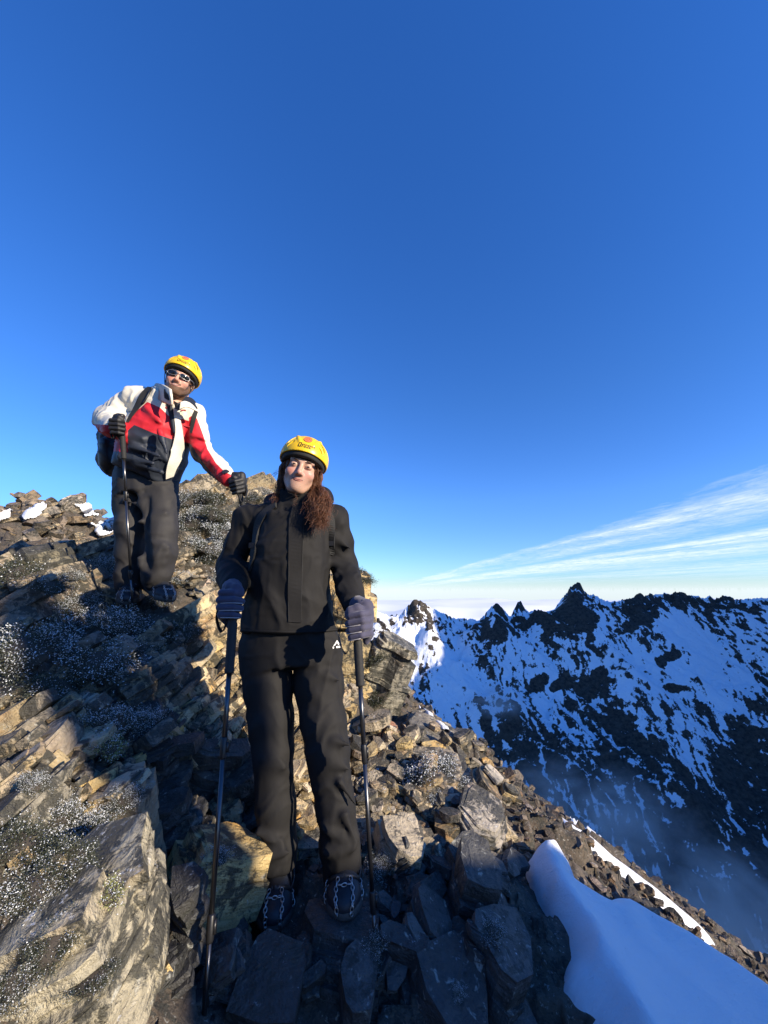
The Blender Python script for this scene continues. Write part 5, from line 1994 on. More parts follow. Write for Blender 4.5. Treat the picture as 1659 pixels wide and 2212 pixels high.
# ---- head in its own frame (face towards -y), with helmet
def head_parts(parent, base, O, rot, s, who, skin):
    X = lambda P: (np.asarray(P, float) * s) @ rot.T + O
    f = Field((-.12, -.14, -.20), (.12, .15, .15), .0027)
    f.ell((0, .020, .030), (.074, .094, .086), 0)
    f.ell((0, -.018, -.045), (.057, .070, .072), .03)
    wj = 1.12 if who == 'm' else 1.0
    f.ell((0, -.063, -.096), (.022 * wj, .021, .018), .028)
    for q in (-1, 1):
        f.cap((q * .056 * wj, .005, -.045), (q * .022 * wj, -.052, -.096), .017, .015, .025)
        f.ell((q * .038, -.060, -.030), (.023, .022, .022), .028)
        f.cap((q * .012, -.082, .022), (q * .045, -.070, .024), .0105, .009, .016)
        f.ell((q * .031, -.104, .004), (.019, .016, .0135), .012, 's')
        f.ell((q * .0315, -.0765, .002), (.0160, .0135, .0125), .004)          # lids over the eye
        f.cap((q * .077, .012, .012), (q * .075, .014, -.028), .011, .008, .006)   # ear
    nl = 1.0
    f.cap((0, -.083, .014), (0, -.104 * nl, -.028), .0075, .0100, .012)
    f.ell((0, -.1045, -.033), (.0105, .0100, .0095), .008)
    for q in (-1, 1):
        f.ell((q * .0115, -.094, -.036), (.0075, .0095, .0075), .006)
        f.ell((q * .0062, -.1035, -.0435), (.0038, .0045, .0032), .002, 's')
    f.ell((0, -.070, -.062), (.032, .014, .026), .020)                          # mouth
    f.cap((0, .028, -.06), (0, .045, -.19), .052 * wj, .054 * wj, .03)
    V, F = f.mesh()
    V = relax(V, F, 1, .4)
    x, y, z = V.T
    flush = np.exp(-(((np.abs(x) - .040) / .02) ** 2 + ((z + .028) / .02) ** 2)) * (y < -.02) * .75 + np.exp(-((x / .013) ** 2 + ((z + .034) / .014) ** 2)) * (y < -.07) * .6
    flush = np.clip(flush + np.exp(-(((np.abs(x) - .0) / .024) ** 2 + ((z + .062) / .008) ** 2)) * (y < -.07) * .7, 0, 1)
    beard = np.zeros(len(V))
    if who == 'm':
        j = sstep(-.050, -.075, z) * sstep(.065, .02, y) * (z > -.15)
        mo = np.exp(-((z + .0525) / .0055) ** 2) * (np.abs(x) < .032) * (y < -.07)
        lip = np.exp(-(((z + .062) / .0075) ** 2 + (x / .024) ** 2)) * (y < -.06)
        sidb = sstep(.048, .058, np.abs(x)) * sstep(.02, -.02, z) * sstep(-.07, -.045, y) * (y < .01)
        beard = np.clip(np.maximum(np.maximum(j, mo), sidb * .8) - lip * 1.2, 0, 1)
    tree = BVHTree.FromPolygons([Vector(q) for q in V], [tuple(int(i) for i in q) for q in F])

    def face(x_, z_, off):
        h_ = tree.ray_cast(Vector((x_, -.3, z_)), Vector((0, 1, 0)))[0]
        return np.array((x_, h_[1] - off, z_)) if h_ is not None else np.array((x_, -.085, z_))
    X.face = face
    return X, V, F, flush, beard


def mouth(X, parent, base, pts_u, pts_l, ru, rl, mat):
    """lips laid on the face, with the dark line between them"""
    m = MB()
    for P_, r_ in ((pts_u, ru), (pts_l, rl)):
        S_ = spline([(a, b, 0) for a, b in P_], 16)
        m.tube(X(np.array([X.face(a, b, -r_ * .25) for a, b, _ in S_])), r_ * np.interp(np.linspace(0, 1, 16), [0, .25, .5, .75, 1], [.25, .95, 1, .95, .25]), 6)
    lp = m.build('lips', mat, parent, base, True)
    m = MB()
    S_ = spline([((a + c) / 2, (b + d) / 2, 0) for (a, b), (c, d) in zip(pts_u, pts_l)], 16)
    m.tube(X(np.array([X.face(a, b, .0014) for a, b, _ in S_])), .0007, 5)
    m.build('mouth_line', M_IRIS, lp, base, True)


def arc_strip(pts, hw, th, X, up=(0, 0, 1)):
    m = MB()
    pts = np.asarray(pts, float)
    n = len(pts)
    for_ = []
    m.ribbon(X(pts), (X([up])[0] - X([(0, 0, 0)])[0]), hw, th, (X([(0, -1, 0)])[0] - X([(0, 0, 0)])[0]))
    return m


def helmet(parent, base, X, s):
    """climbing helmet: yellow shell with vents, black foam rim, print and sticker"""
    c0 = np.array((0, .010, .045))
    rs = np.array((.110, .131, .108))

    def shell(lo_, hi_):
        f = Field((-.13, -.15, -.06), (.13, .17, .18), .0028)
        return f
    f = shell(0, 0)
    f.ell(c0, rs, 0)
    for q in (-1, 1):
        pts = [c0 + rs * .985 * np.array((q * math.sin(.50) * math.cos(a), -math.sin(a) , math.cos(.50) * math.cos(a))) for a in np.linspace(-.75, .95, 8)]
        f.chain(pts, [.004] * 8, .010)
    f.ell(c0, rs - .007, 0, 's')
    f.plane((0, -.28, -1), -.026, 0)
    for q in (-1, 1):
        sp_ = lambda lo_, la_: c0 + rs * np.array((q * math.sin(R(lo_)) * math.cos(R(la_)), -math.cos(R(lo_)) * math.cos(R(la_)), math.sin(R(la_))))
        f.cap(sp_(50, 50), sp_(56, 24), .0100, .0060, 0, 's')
        f.cap(sp_(38, 30), sp_(46, 15), .0055, .0040, 0, 's')
        f.cap(sp_(92, 45), sp_(92, 18), .0100, .0070, 0, 's')
        f.cap(sp_(74, 34), sp_(78, 14), .0060, .0050, 0, 's')
    V, F = f.mesh()
    hl = mk('helmet', X(V), F, M_YELLOW, parent, base, True)
    f = shell(0, 0)
    f.ell(c0, rs - .008, 0)
    f.plane((0, -.28, -1), -.008, .006)
    f.ell((0, .022, .020), (.084, .104, .085), 0, 's')
    V, F = f.mesh()
    mk('foam_liner', X(V), F, M_FOAM, hl, base, True)

    def on(u, v, off=.0012, lat0=0.62):
        lon = np.asarray(u) / (rs[0] * .86)
        lat = lat0 + np.asarray(v) / rs[2]
        rr_ = rs + off
        return c0 + np.stack([np.sin(lon) * np.cos(lat) * rr_[0], -np.cos(lon) * np.cos(lat) * rr_[1], np.sin(lat) * rr_[2]], -1)
    # round sticker with a ridge line drawn on it
    k = 40
    tt = np.linspace(0, 2 * math.pi, k, endpoint=False)
    uu, vv = [0], [0]
    for rad in (.35, .7, 1.0):
        uu += list(rad * .0225 * np.cos(tt))
        vv += list(rad * .0225 * np.sin(tt))
    P = on(np.array(uu), np.array(vv), .0012, .80)
    Fs = [(0, 1 + i, 1 + (i + 1) % k) for i in range(k)]
    for q in (0, 1):
        Fs += [(1 + q * k + i, 1 + (q + 1) * k + i, 1 + (q + 1) * k + (i + 1) % k, 1 + q * k + (i + 1) % k) for i in range(k)]
    mk('sticker', X(P), Fs, M_ORANGE, hl, base, True)
    g = MB()
    for (rad, w) in ((.0213, .0012),):
        g.tube(X(on(rad * np.cos(np.append(tt, 0)), rad * np.sin(np.append(tt, 0)), .0018, .80)), w * s * .6, 4, False)
    for pl in ([(-.013, -.006), (-.006, .003), (-.002, -.001), (.003, .008), (.008, .001), (.013, -.006)], [(-.008, -.009), (.004, -.010)], [(.006, .006), (.011, -.002)]):
        pl = np.array(pl)
        g.tube(X(on(pl[:, 0], pl[:, 1], .0018, .80)), .0009 * s, 4, False)
    g.build('print', M_INKB, hl, base)
    # lettering: frame mark and two words
    for word, u0, v0, size in (('SINGING', -.016, -.0035, .0125), ('ROCK', -.016, -.0135, .0125)):
        cu = bpy.data.curves.new('lettering', 'FONT')
        cu.body = word.lower()
        cu.size = size * 1.25
        cu.extrude = 0
        cu.offset = .00035
        cu.space_character = 1.12
        ob = bpy.data.objects.new('tmp_lettering', cu)
        C.objects.link(ob)
        dg = bpy.context.evaluated_depsgraph_get()
        me = ob.evaluated_get(dg).to_mesh()
        v = np.array([q.co[:] for q in me.vertices])
        fc = [tuple(p.vertices) for p in me.polygons]
        ob.evaluated_get(dg).to_mesh_clear()
        bpy.data.objects.remove(ob)
        P = on(u0 + v[:, 0] * 1.15, v0 + v[:, 1] * .9, .0016, .42)
        mk('lettering', X(P), fc, M_INK, hl, base)
    g = MB()
    sq = np.array([(-.0285, -.013), (-.0195, -.013), (-.0195, .007), (-.0285, .007), (-.0285, -.013)])
    sq = np.concatenate([np.linspace(sq[i], sq[i + 1], 5) for i in range(4)])
    g.tube(X(on(sq[:, 0], sq[:, 1], .0014, .42)), .0015 * s, 4, False)
    g.build('emblem', M_INK, hl, base)
    # chin straps
    g = MB()
    for q in (-1, 1):
        for y0 in (-.045, .04):
            g.ribbon(X(spline([(q * .088, y0, .012), (q * .080, y0 * .4 + .005, -.035), (q * .064, -.012, -.075), (q * .030, -.058, -.118), (0, -.072, -.126)], 16)), X([(0, 1, .3)])[0] - X([(0, 0, 0)])[0], .011, .0018, X([(q, 0, 0)])[0] - X([(0, 0, 0)])[0])
    g.build('chin_strap', M_WEB, hl, base)
    return hl


def boot(parent, base, heel, toe, ankle, name='boot', spikes=True, s=1.0):
    pos = lambda p: p
    heel, toe, ankle = (np.asarray(q, float) for q in (heel, toe, ankle))
    d = toe - heel
    L = np.linalg.norm(d)
    y = d / L
    side = np.cross(y, (0, 0, 1))
    side /= np.linalg.norm(side)
    up = np.cross(side, y)
    f = Field(np.minimum(np.minimum(heel, toe), ankle) - .1, np.maximum(np.maximum(heel, toe), ankle + np.array((0, 0, .06))) + .1, .0045)
    pt = lambda a, b, c=0: heel + y * a * L + up * b * s + side * c * s
    f.chain([pt(.12, .045), pt(.5, .042), pt(.80, .030), pt(.94, .026)], [.036 * s, .036 * s, .036 * s, .028 * s], .03, squash=(side, 1.28))
    f.cap(pt(.2, .05), ankle + np.array((0, 0, .05)), .043 * s, .048 * s, .03)
    f.cap(pt(.70, .050), ankle + np.array((0, 0, .0)), .028 * s, .040 * s, .03)
    n = up
    f.plane(-n, -(pt(0, .012) @ n), .004)
    V, F = f.mesh()
    V0, F0 = V, F
    b = mk(name, V, F, M_BOOT, parent, base, True)
    f2 = Field(np.minimum(heel, toe) - .09, np.maximum(heel, toe) + .09, .0045)
    f2.chain([pt(.10, .012), pt(.5, .012), pt(.80, .012), pt(.92, .014)], [.037 * s, .036 * s, .040 * s, .032 * s], .02, squash=(side, 1.28))
    f2.plane(n, pt(0, .030) @ n, .003)
    f2.plane(-n, -(pt(0, -.006) @ n), .003)
    V, F = f2.mesh()
    mk('sole', V, F, M_SOLE, b, base, True)
    g = MB()
    for k in range(4):
        a0 = .60 - .075 * k
        hgt = .085 + .012 * k
        q = spline([pt(a0, hgt - .006, -.030), pt(a0 - .03, hgt + .008, 0), pt(a0 - .06, hgt + .004, .030)], 7)
        g.tube(q, .0022, 5)
        q = spline([pt(a0, hgt - .006, .030), pt(a0 - .03, hgt + .009, 0), pt(a0 - .06, hgt + .004, -.030)], 7)
        g.tube(q, .0022, 5)
    for q in (-1, 1):
        g.tube(spline([pt(.40, .118, 0), pt(.46, .135, q * .018), pt(.53, .112, q * .026), pt(.47, .102, q * .010)], 12), .0022, 5)
    g.build('laces', M_LACE, b, base, True)
    if spikes:
        tree = BVHTree.FromPolygons([Vector(q) for q in V0], [tuple(int(i) for i in q) for q in F0])

        def snap(P, off):
            out = []
            for p in np.asarray(P, float):
                loc, nr, i_, d_ = tree.find_nearest(Vector(p))
                out.append(np.array(loc) + np.array(nr) * off)
            return np.array(out)
        hb = MB()
        ring = snap(spline([pt(.02, .085, 0), pt(.12, .075, .06), pt(.42, .075, .07), pt(.66, .062, .07), pt(.80, .09, .034), pt(.84, .10, 0), pt(.80, .09, -.034), pt(.66, .062, -.07), pt(.42, .075, -.07), pt(.12, .075, -.06), pt(.02, .085, 0)], 70), .003)
        hb.ribbon(ring, up, .016, .005, side)
        for q in (-1, 1):
            hb.ribbon(snap(spline([pt(.66, .065, q * .07), pt(.55, .10, q * .05), pt(.50, .13, 0)], 12), .003), y, .014, .005, up)
        hb.build('spike_harness', M_RUBBER, b, base, True)
        for path in ([pt(.84, .10, .026), pt(.97, .07, .032), pt(1.08, .030, .028), pt(1.06, -.004, .024)], [pt(.84, .10, -.026), pt(.97, .07, -.032), pt(1.08, .030, -.028), pt(1.06, -.004, -.024)],
                     [pt(.66, .060, .07), pt(.72, .030, .075), pt(.78, -.002, .07)], [pt(.66, .060, -.07), pt(.72, .030, -.075), pt(.78, -.002, -.07)], [pt(.93, .09, .03), pt(.95, .09, 0), pt(.93, .09, -.03)]):
            ch = MB()
            S = snap(spline(path, 60), .004)
            ln = np.concatenate([[0], np.cumsum(np.linalg.norm(np.diff(S, axis=0), axis=1))])
            nk = max(2, int(ln[-1] / .0125))
            for k in range(nk):
                s0 = (k + .5) / nk * ln[-1]
                p = np.array([np.interp(s0, ln, S[:, c]) for c in range(3)])
                i0 = min(len(S) - 3, max(1, int(np.searchsorted(ln, s0))))
                tg = S[i0 + 2] - S[i0 - 1]
                ax = np.cross(tg, up if k % 2 else side) + 1e-6
                ch.torus(p, ax, .0050, .0017, 8, 4, stretch=tg)
            tag(ch.build('chain', M_STEEL, b, base, True), kind='stuff')
        for a, c in ((.98, .018), (.98, -.018), (.86, .034), (.86, -.034), (.7, .03), (.7, -.03), (.18, .024), (.18, -.024)):
            p = pt(a, -.004, c)
            tk = MB()
            tk.tube([p, p - up * .016 + y * .004], [.005, .0008], 6)
            tk.build('spike', M_STEEL, b, base)
    return b


def rot_xyz(rx, ry, rz):
    return np.array(Matrix.Rotation(rz, 3, 'Z') @ Matrix.Rotation(ry, 3, 'Y') @ Matrix.Rotation(rx, 3, 'X'))


def join_body(name, bodyVF, headVF, X, flush, beard, mat, base):
    V1, F1 = bodyVF
    V2, F2 = headVF
    V = np.concatenate([X(V2), V1])
    F = np.concatenate([F2, F1 + len(V2)])
    z = np.zeros(len(V1))
    return mk(name, V, F, mat, None, base, True, {'flush': np.concatenate([flush, z]), 'beard': np.concatenate([beard, z])})


def band(hit, pts, wpx, thick, lift, n=30, fy=None):
    """strap or flap laid along a picture line on the surface of a garment"""
    S = spline(pts, n)
    P, Nn, Sd, Wd = [], [], [], []
    for i in range(n):
        h = hit.at(S[i, 0], S[i, 1], None)
        if h is None:
            if not P and i < n - 4:
                continue
            h = (W(S[i, 0], S[i, 1], P[-1][1] if P else (fy or 1.5)), Nn[-1] if Nn else np.array((0, -1., 0)))
        p, nr = h
        d = S[min(i + 1, n - 1)] - S[max(i - 1, 0)]
        across = np.array([-d[1], d[0]])
        across = across / (np.linalg.norm(across) + 1e-9)
        q = W(S[i, 0] + across[0] * 8, S[i, 1] + across[1] * 8, p[1]) - W(S[i, 0], S[i, 1], p[1])
        P.append(p)
        Nn.append(nr)
        Sd.append(q)
        Wd.append(px2m(wpx if np.isscalar(wpx) else np.interp(i / (n - 1), np.linspace(0, 1, len(wpx)), wpx), p))
    P, Nn, Sd = np.array(P), np.array(Nn), np.array(Sd)
    for _ in range(6):
        Nn[1:-1] = (Nn[:-2] + Nn[1:-1] + Nn[2:]) / 3
        P[1:-1] = P[1:-1] * .4 + (P[:-2] + P[2:]) * .3
    Nn /= np.linalg.norm(Nn, axis=1)[:, None]
    Sd = Sd - Nn * (Sd * Nn).sum(1)[:, None]
    m = MB()
    m.ribbon(P + Nn * lift, Sd, np.array(Wd), thick, Nn)
    return m


# ================================================================== walker in black
wb = np.array((-.26, 1.52, -1.08))
wO = W(643, 1001, 1.49) + np.array((0, .080, 0))
wrot = rot_xyz(R(8), R(12), R(12))
wX, hV, hF, hfl, hbd = head_parts(None, wb, wO, wrot, .94, 'w', M_SKINW)
nk = W(645, 1085, 1.63)
shL, elL, wrL = W(538, 1124, 1.65), W(497, 1222, 1.66), W(505, 1268, 1.47)
shR, elR, wrR = W(720, 1122, 1.67), W(746, 1222, 1.70), W(763, 1305, 1.52)
hpL, knL, anL = W(574, 1400, 1.63), W(590, 1625, 1.56), W(600, 1868, 1.56)
hpR, knR, anR = W(688, 1400, 1.63), W(708, 1625, 1.54), W(739, 1862, 1.53)
# body under the clothes
f = Field((-.75, 1.25, -1.05), (.15, 1.95, .55), .011)
f.cap(nk + (0, .02, .06), nk, .045, .05, .02)
f.loft([nk, W(632, 1170, 1.63), W(628, 1260, 1.63), W(626, 1380, 1.63)], [.10, .145, .125, .155], [.07, .085, .08, .09], (1, 0, 0), .04)
for a, b_, c in ((shL, elL, wrL), (shR, elR, wrR)):
    f.chain([a, b_, c], [.042, .036, .028], .04)
for a, b_, c in ((hpL, knL, anL), (hpR, knR, anR)):
    f.chain([a, b_, c], [.072, .05, .036], .04)
body = f.mesh()
woman = join_body('person', body, (hV, hF), wX, hfl, hbd, M_SKINW, wb)
tag(woman, 'person in black jacket and trousers with yellow helmet, holding two poles, standing in front', 'person')

# eyes, brows, lips
for q in (-1, 1):
    m = MB()
    k = 14
    pts = [(q * .0315 + .0092 * math.cos(t), -.0890 - .0010 * math.cos(2 * t), .0014 + (.0021 if math.sin(t) > 0 else .0015) * math.sin(t)) for t in np.linspace(0, 2 * math.pi, k, endpoint=False)]
    m.add(wX(np.array(pts + [(q * .0315, -.0905, .002)])), [(i, (i + 1) % k, k) for i in range(k)])
    e = m.build('eye', M_EYE, woman, wb, True)
    m = MB()
    pts = [(q * .0315 + .0042 * math.cos(t), -.0908, .0016 + .0021 * math.sin(t)) for t in np.linspace(0, 2 * math.pi, k, endpoint=False)]
    m.add(wX(np.array(pts + [(q * .0315, -.0918, .002)])), [(i, (i + 1) % k, k) for i in range(k)])
    m.build('iris', M_IRIS, e, wb, True)
    m = MB()
    m.tube(wX(spline([(q * .0205, -.0885, .0026), (q * .0305, -.0915, .0050), (q * .0425, -.0845, .0028)], 10)), np.array([.0006, .0011, .0007]).repeat([3, 4, 3]), 5)
    m.build('eyelashes', M_BROW, woman, wb, True)
    m = MB()
    m.tube(wX(spline([(q * .0150, -.0925, .0195), (q * .0290, -.0915, .0245), (q * .0465, -.0745, .0195)], 10)), np.array([.0016, .0021, .0009]).repeat([3, 4, 3]), 6)
    m.build('eyebrow', M_BROW, woman, wb, True)
M_LIP = plain('lips_rose', (0.40, 0.16, 0.13), .5)
mouth(wX, woman, wb, [(-.0255, -.0570), (-.010, -.0578), (0, -.0586), (.010, -.0578), (.0255, -.0566)], [(-.0245, -.0590), (-.010, -.0628), (0, -.0638), (.010, -.0628), (.0245, -.0586)], .0030, .0036, M_LIP)
helmet(woman, wb, wX, .94)

# hair: cap at the sides and back, locks, and the long bunch over one shoulder
f = Field((-.12, -.10, -.16), (.12, .16, .12), .004)
f.ell((0, .030, .015), (.088, .098, .095), 0)
f.cap((-.075, .015, -.02), (-.066, .03, -.10), .024, .020, .02)
f.cap((.075, .015, -.02), (.070, .02, -.11), .026, .024, .02)
f.ell((0, -.062, -.03), (.064, .075, .11), .01, 's')
V, F = f.mesh()
V = folds(V, vnormals(V, F), .004, 40, 5, (1, 1, .2))
hair = mk('hair', wX(V), F, M_HAIR, woman, wb, True)
g = np.random.default_rng(9)
m = MB()


def lock(pts, n=12, rad=.0022, jit=.006, cnt=1):
    for _ in range(cnt):
        P = spline(np.asarray(pts) + g.normal(size=(len(pts), 3)) * jit * np.linspace(.35, 1.5, len(pts))[:, None], n)
        P = P + np.stack([np.sin(np.linspace(0, g.uniform(6, 16), n) + g.uniform(0, 6)) * .006, np.cos(np.linspace(0, g.uniform(6, 16), n) + g.uniform(0, 6)) * .004, 0 * np.ones(n)], -1)
        m.tube(P, np.linspace(rad, rad * .35, n) * g.uniform(.6, 1.2), 3, False)


def S3(px, py, y):
    return W(px, py, y)


lock([wX([(.068, -.028, .03)])[0], wX([(.077, -.014, -.03)])[0], wX([(.078, -.018, -.09)])[0], S3(694, 1085, 1.49), S3(690, 1108, 1.475), S3(691, 1130, 1.475)], 16, .0012, .012, 360)
lock([wX([(.072, .0, .0)])[0], wX([(.082, .005, -.06)])[0], S3(700, 1072, 1.50), S3(700, 1100, 1.475), S3(686, 1128, 1.475)], 16, .0012, .014, 260)
lock([wX([(.064, -.040, .035)])[0], wX([(.070, -.034, -.02)])[0], wX([(.071, -.030, -.07)])[0], S3(680, 1078, 1.475), S3(682, 1105, 1.468)], 14, .0009, .007, 60)
lock([wX([(-.070, -.022, .03)])[0], wX([(-.077, -.008, -.03)])[0], wX([(-.075, -.002, -.09)])[0], S3(600, 1066, 1.56), S3(594, 1078, 1.55)], 14, .0012, .006, 110)
lock([wX([(-.072, -.0, -.05)])[0], S3(598, 1050, 1.55), S3(588, 1056, 1.55), S3(592, 1040, 1.55)], 14, .0007, .010, 14)
lock([wX([(-.072, -.0, 0)])[0], S3(597, 1020, 1.57), S3(588, 1030, 1.57)], 10, .0007, .008, 8)
lock([S3(668, 1064, 1.47), S3(664, 1085, 1.465), S3(660, 1106, 1.465)], 10, .0007, .008, 12)
lock([S3(640, 1062, 1.47), S3(637, 1080, 1.468), S3(634, 1094, 1.468)], 10, .0006, .005, 4)
m.build('hair_locks', M_HAIR, woman, wb, True)

# jacket
f = Field((-.80, 1.28, -.24), (.12, 1.98, .56), .0068)
f.loft([W(645, 1098, 1.63), W(636, 1135, 1.63), W(629, 1190, 1.62), W(627, 1260, 1.62), W(624, 1320, 1.62), W(623, 1395, 1.62)], [.095, .148, .158, .160, .178, .195], [.080, .118, .126, .120, .126, .13], (1, 0, 0), .05, pw=2.3)
for a, b_, c in ((shL, elL, wrL), (shR, elR, wrR)):
    f.chain([nk + (a - nk) * .45 + (0, 0, -.015), a, a + (b_ - a) * .5, b_, b_ + (c - b_) * .6, c], [.060, .061, .056, .053, .049, .046], .045)
f.cap(nk + (0, .01, -.03), nk + (0, -.01, .028), .098, .084, .04)
f.ell(W(694, 1078, 1.74), (.060, .07, .055), .03)
f.ell(W(597, 1086, 1.72), (.060, .07, .045), .03)
f.ell(W(645, 1085, 1.76), (.11, .05, .06), .03)
f.ell(W(643, 1046, 1.585), (.074, .080, .050), .006, 's')
zh = W(624, 1370, 1.50)[2]
f.plane((0, 0, -1), -zh, .004)
# folds worked into the cloth
for (x0, y0, x1, y1, yy_, rr_) in [(505, 1205, 545, 1228, 1.60, .012), (488, 1232, 538, 1250, 1.58, .013), (492, 1252, 530, 1262, 1.53, .011), (725, 1165, 757, 1185, 1.62, .011), (720, 1215, 768, 1240, 1.63, .013), (728, 1245, 772, 1262, 1.60, .011), (735, 1272, 770, 1288, 1.55, .010),]:
    f.cap(W(x0, y0, yy_), W(x1, y1, yy_), rr_, rr_ * .6, .03)
V, F = f.mesh()
V = relax(V, F, 2, .5)
V = folds(V, vnormals(V, F), .0065, 9.5, 21, (1.0, 1.0, .55))
jk = mk('jacket', V, F, M_BLACK, woman, wb, True)
hj = Hit(jk)
band(hj, [(648, 1092), (641, 1120), (638, 1180), (637, 1260), (637, 1345)], 28, .003, .0045, 40).build('storm_flap', M_BLACK, jk, wb)
for pts in ([(633, 1096), (626, 1130), (624, 1260), (624, 1342)], [(661, 1094), (655, 1130), (652, 1260), (651, 1342)]):
    band(hj, pts, 1.6, .003, .005, 40).build('seam', M_WEB, jk, wb)
band(hj, [(716, 1248), (724, 1290), (730, 1330)], 2.2, .003, .003, 16).build('pocket_zip', M_WEB, jk, wb)
# turned-down hem
band(hj, [(520, 1362), (570, 1364), (624, 1365), (680, 1364), (728, 1360)], 5, .003, .002, 40).build('hem', M_BLACK, jk, wb, True)

# trousers
f = Field((-.62, 1.36, -1.0), (.02, 1.82, -.10), .0068)
f.loft([W(624, 1340, 1.63), W(626, 1385, 1.63), W(628, 1415, 1.63)], [.175, .190, .190], [.115, .12, .12], (1, 0, 0), .03, pw=2.3)
f.chain([W(574, 1408, 1.63), W(578, 1480, 1.61), W(586, 1560, 1.58), knL, W(596, 1740, 1.55), W(599, 1830, 1.55), W(600, 1900, 1.55)], [.096, .088, .076, .069, .063, .061, .065], .03)
f.chain([W(686, 1408, 1.63), W(690, 1480, 1.61), W(699, 1560, 1.57), knR, W(724, 1740, 1.53), W(735, 1825, 1.52), W(740, 1895, 1.52)], [.096, .088, .077, .070, .065, .063, .067], .03)
for (x0, y0, x1, y1, yy_, rr_) in [(690, 1452, 735, 1470, 1.535, .010), (680, 1500, 720, 1545, 1.52, .010), (722, 1600, 756, 1610, 1.48, .011), (712, 1640, 760, 1665, 1.475, .012), (735, 1690, 770, 1740, 1.46, .012), (700, 1790, 750, 1815, 1.455, .013), (745, 1760, 772, 1820, 1.455, .011), (705, 1842, 765, 1836, 1.45, .014),
                                   (555, 1800, 610, 1822, 1.48, .012), (560, 1848, 625, 1842, 1.475, .013), (570, 1640, 615, 1660, 1.49, .010)]:
    f.cap(W(x0, y0, yy_ + .004), W(x1, y1, yy_ + .004), rr_ * .75, rr_ * .35, .03)
f.plane((-.10, 0, -1), .945 + .10 * .26, .004)
V, F = f.mesh()
V = relax(V, F, 2, .5)
V = folds(V, vnormals(V, F), .0045, 11, 31, (1, 1, .6))
tr = mk('trousers', V, F, M_PANTS, woman, wb, True)
ht = Hit(tr)
# white mountain mark on the thigh
h = ht.at(727, 1390, 1.5)
mm = MB()
for tri in ([(719, 1396), (727, 1383), (733, 1392), (729, 1393), (727, 1388), (723, 1395)], [(718, 1397), (733, 1395), (735, 1399), (718, 1401)]):
    P = []
    for q in tri:
        hh = ht.at(q[0], q[1], h[0][1])
        P.append(hh[0] + hh[1] * .003)
    mm.add(np.array(P), [tuple(range(len(P)))])
mm.build('emblem', M_WHITE, tr, wb)

boot(woman, wb, W(604, 1900, 1.66), W(588, 2012, 1.395), W(601, 1872, 1.57))
boot(woman, wb, W(741, 1882, 1.62), W(743, 1985, 1.375), W(739, 1866, 1.54))

# poles and gloves
T0, B0 = W(508, 1275, 1.36), W(434, 2290, 1.12)
pole(T0, B0, np.linalg.norm(W(490, 1455, 1.33) - T0), np.linalg.norm(W(478, 1612, 1.30) - T0), np.linalg.norm(W(455, 1992, 1.2) - T0), 'black walking pole on the left side of the walker in black', -1)
glove(woman, wb, W(505, 1305, 1.365), T0 - B0, wrL, M_GLOVE, 1, 1.0, R(4))
T0, B0 = W(769, 1322, 1.39), W(816, 2136, 1.33)
pole(T0, B0, np.linalg.norm(W(780, 1481, 1.38) - T0), np.linalg.norm(W(787, 1628, 1.37) - T0), np.linalg.norm(W(803, 1946, 1.35) - T0), 'black walking pole in front of the golden pillar, beside the walker in black', -1)
glove(woman, wb, W(772, 1348, 1.395), T0 - B0, wrR, M_GLOVE, -1, .94, R(-22))

# rucksack, straps seen over the shoulders
pk = empty('rucksack', W(630, 1200, 1.85) - np.array((0, 0, .25)))
tag(pk, 'black rucksack worn by the walker in black, straps over both shoulders', 'rucksack')
pb = np.array(pk.location)
f = Field((-.65, 1.72, -.25), (-.02, 2.05, .50), .01)
f.box(W(632, 1210, 1.86), (.14, .075, .23), .06, 0)
V, F = f.mesh()
mk('pack_body', folds(V, vnormals(V, F), .008, 9, 3), F, M_PACK, pk, pb, True)
band(hj, [(598, 1092), (578, 1104), (561, 1125), (553, 1160), (548, 1200), (540, 1235)], [14, 20, 22, 20, 14, 10], .008, .004, 30).build('shoulder_strap', M_WEB, pk, pb)
band(hj, [(694, 1092), (706, 1104), (713, 1125), (716, 1160), (716, 1200)], [12, 17, 19, 17, 12], .008, .004, 30).build('shoulder_strap', M_WEB, pk, pb)
for (x, y) in ((551, 1178), (716, 1172)):
    h = hj.at(x, y, 1.5)
    bk_ = MB()
    bk_.box(h[0] + h[1] * .010, (.014, .004, .010))
    bk_.build('buckle', M_CLAMP, pk, pb)


# ================================================================== man in the red, white and navy jacket
mb = np.array((-1.55, 2.6, -.12))
mO = W(375, 806, 2.24) + np.array((0, .085, 0))
mrot = rot_xyz(R(10), R(14), R(24))
mX, hV, hF, hfl, hbd = head_parts(None, mb, mO, mrot, 1.04, 'm', M_SKINM)
mnk = W(377, 868, 2.38)
msL, meL, mwL = W(300, 868, 2.45), W(234, 905, 2.50), W(246, 925, 2.20)
msR, meR, mwR = W(415, 895, 2.46), W(437, 975, 2.45), W(494, 1033, 2.30)
mhL, mkL, maL = W(284, 1035, 2.56), W(284, 1140, 2.52), W(280, 1248, 2.60)
mhR, mkR, maR = W(347, 1040, 2.53), W(350, 1145, 2.45), W(334, 1245, 2.50)
f = Field((-2.3, 1.9, -.2), (-.7, 3.0, 1.45), .014)
f.cap(mnk + (.02, .02, .08), mnk, .055, .06, .02)
f.loft([mnk, W(352, 920, 2.46), W(328, 985, 2.5), W(315, 1040, 2.54)], [.11, .15, .15, .12], [.08, .10, .10, .08], (1, .25, 0), .04)
for a, b_, c in ((msL, meL, mwL), (msR, meR, mwR)):
    f.chain([a, b_, c], [.05, .045, .034], .04)
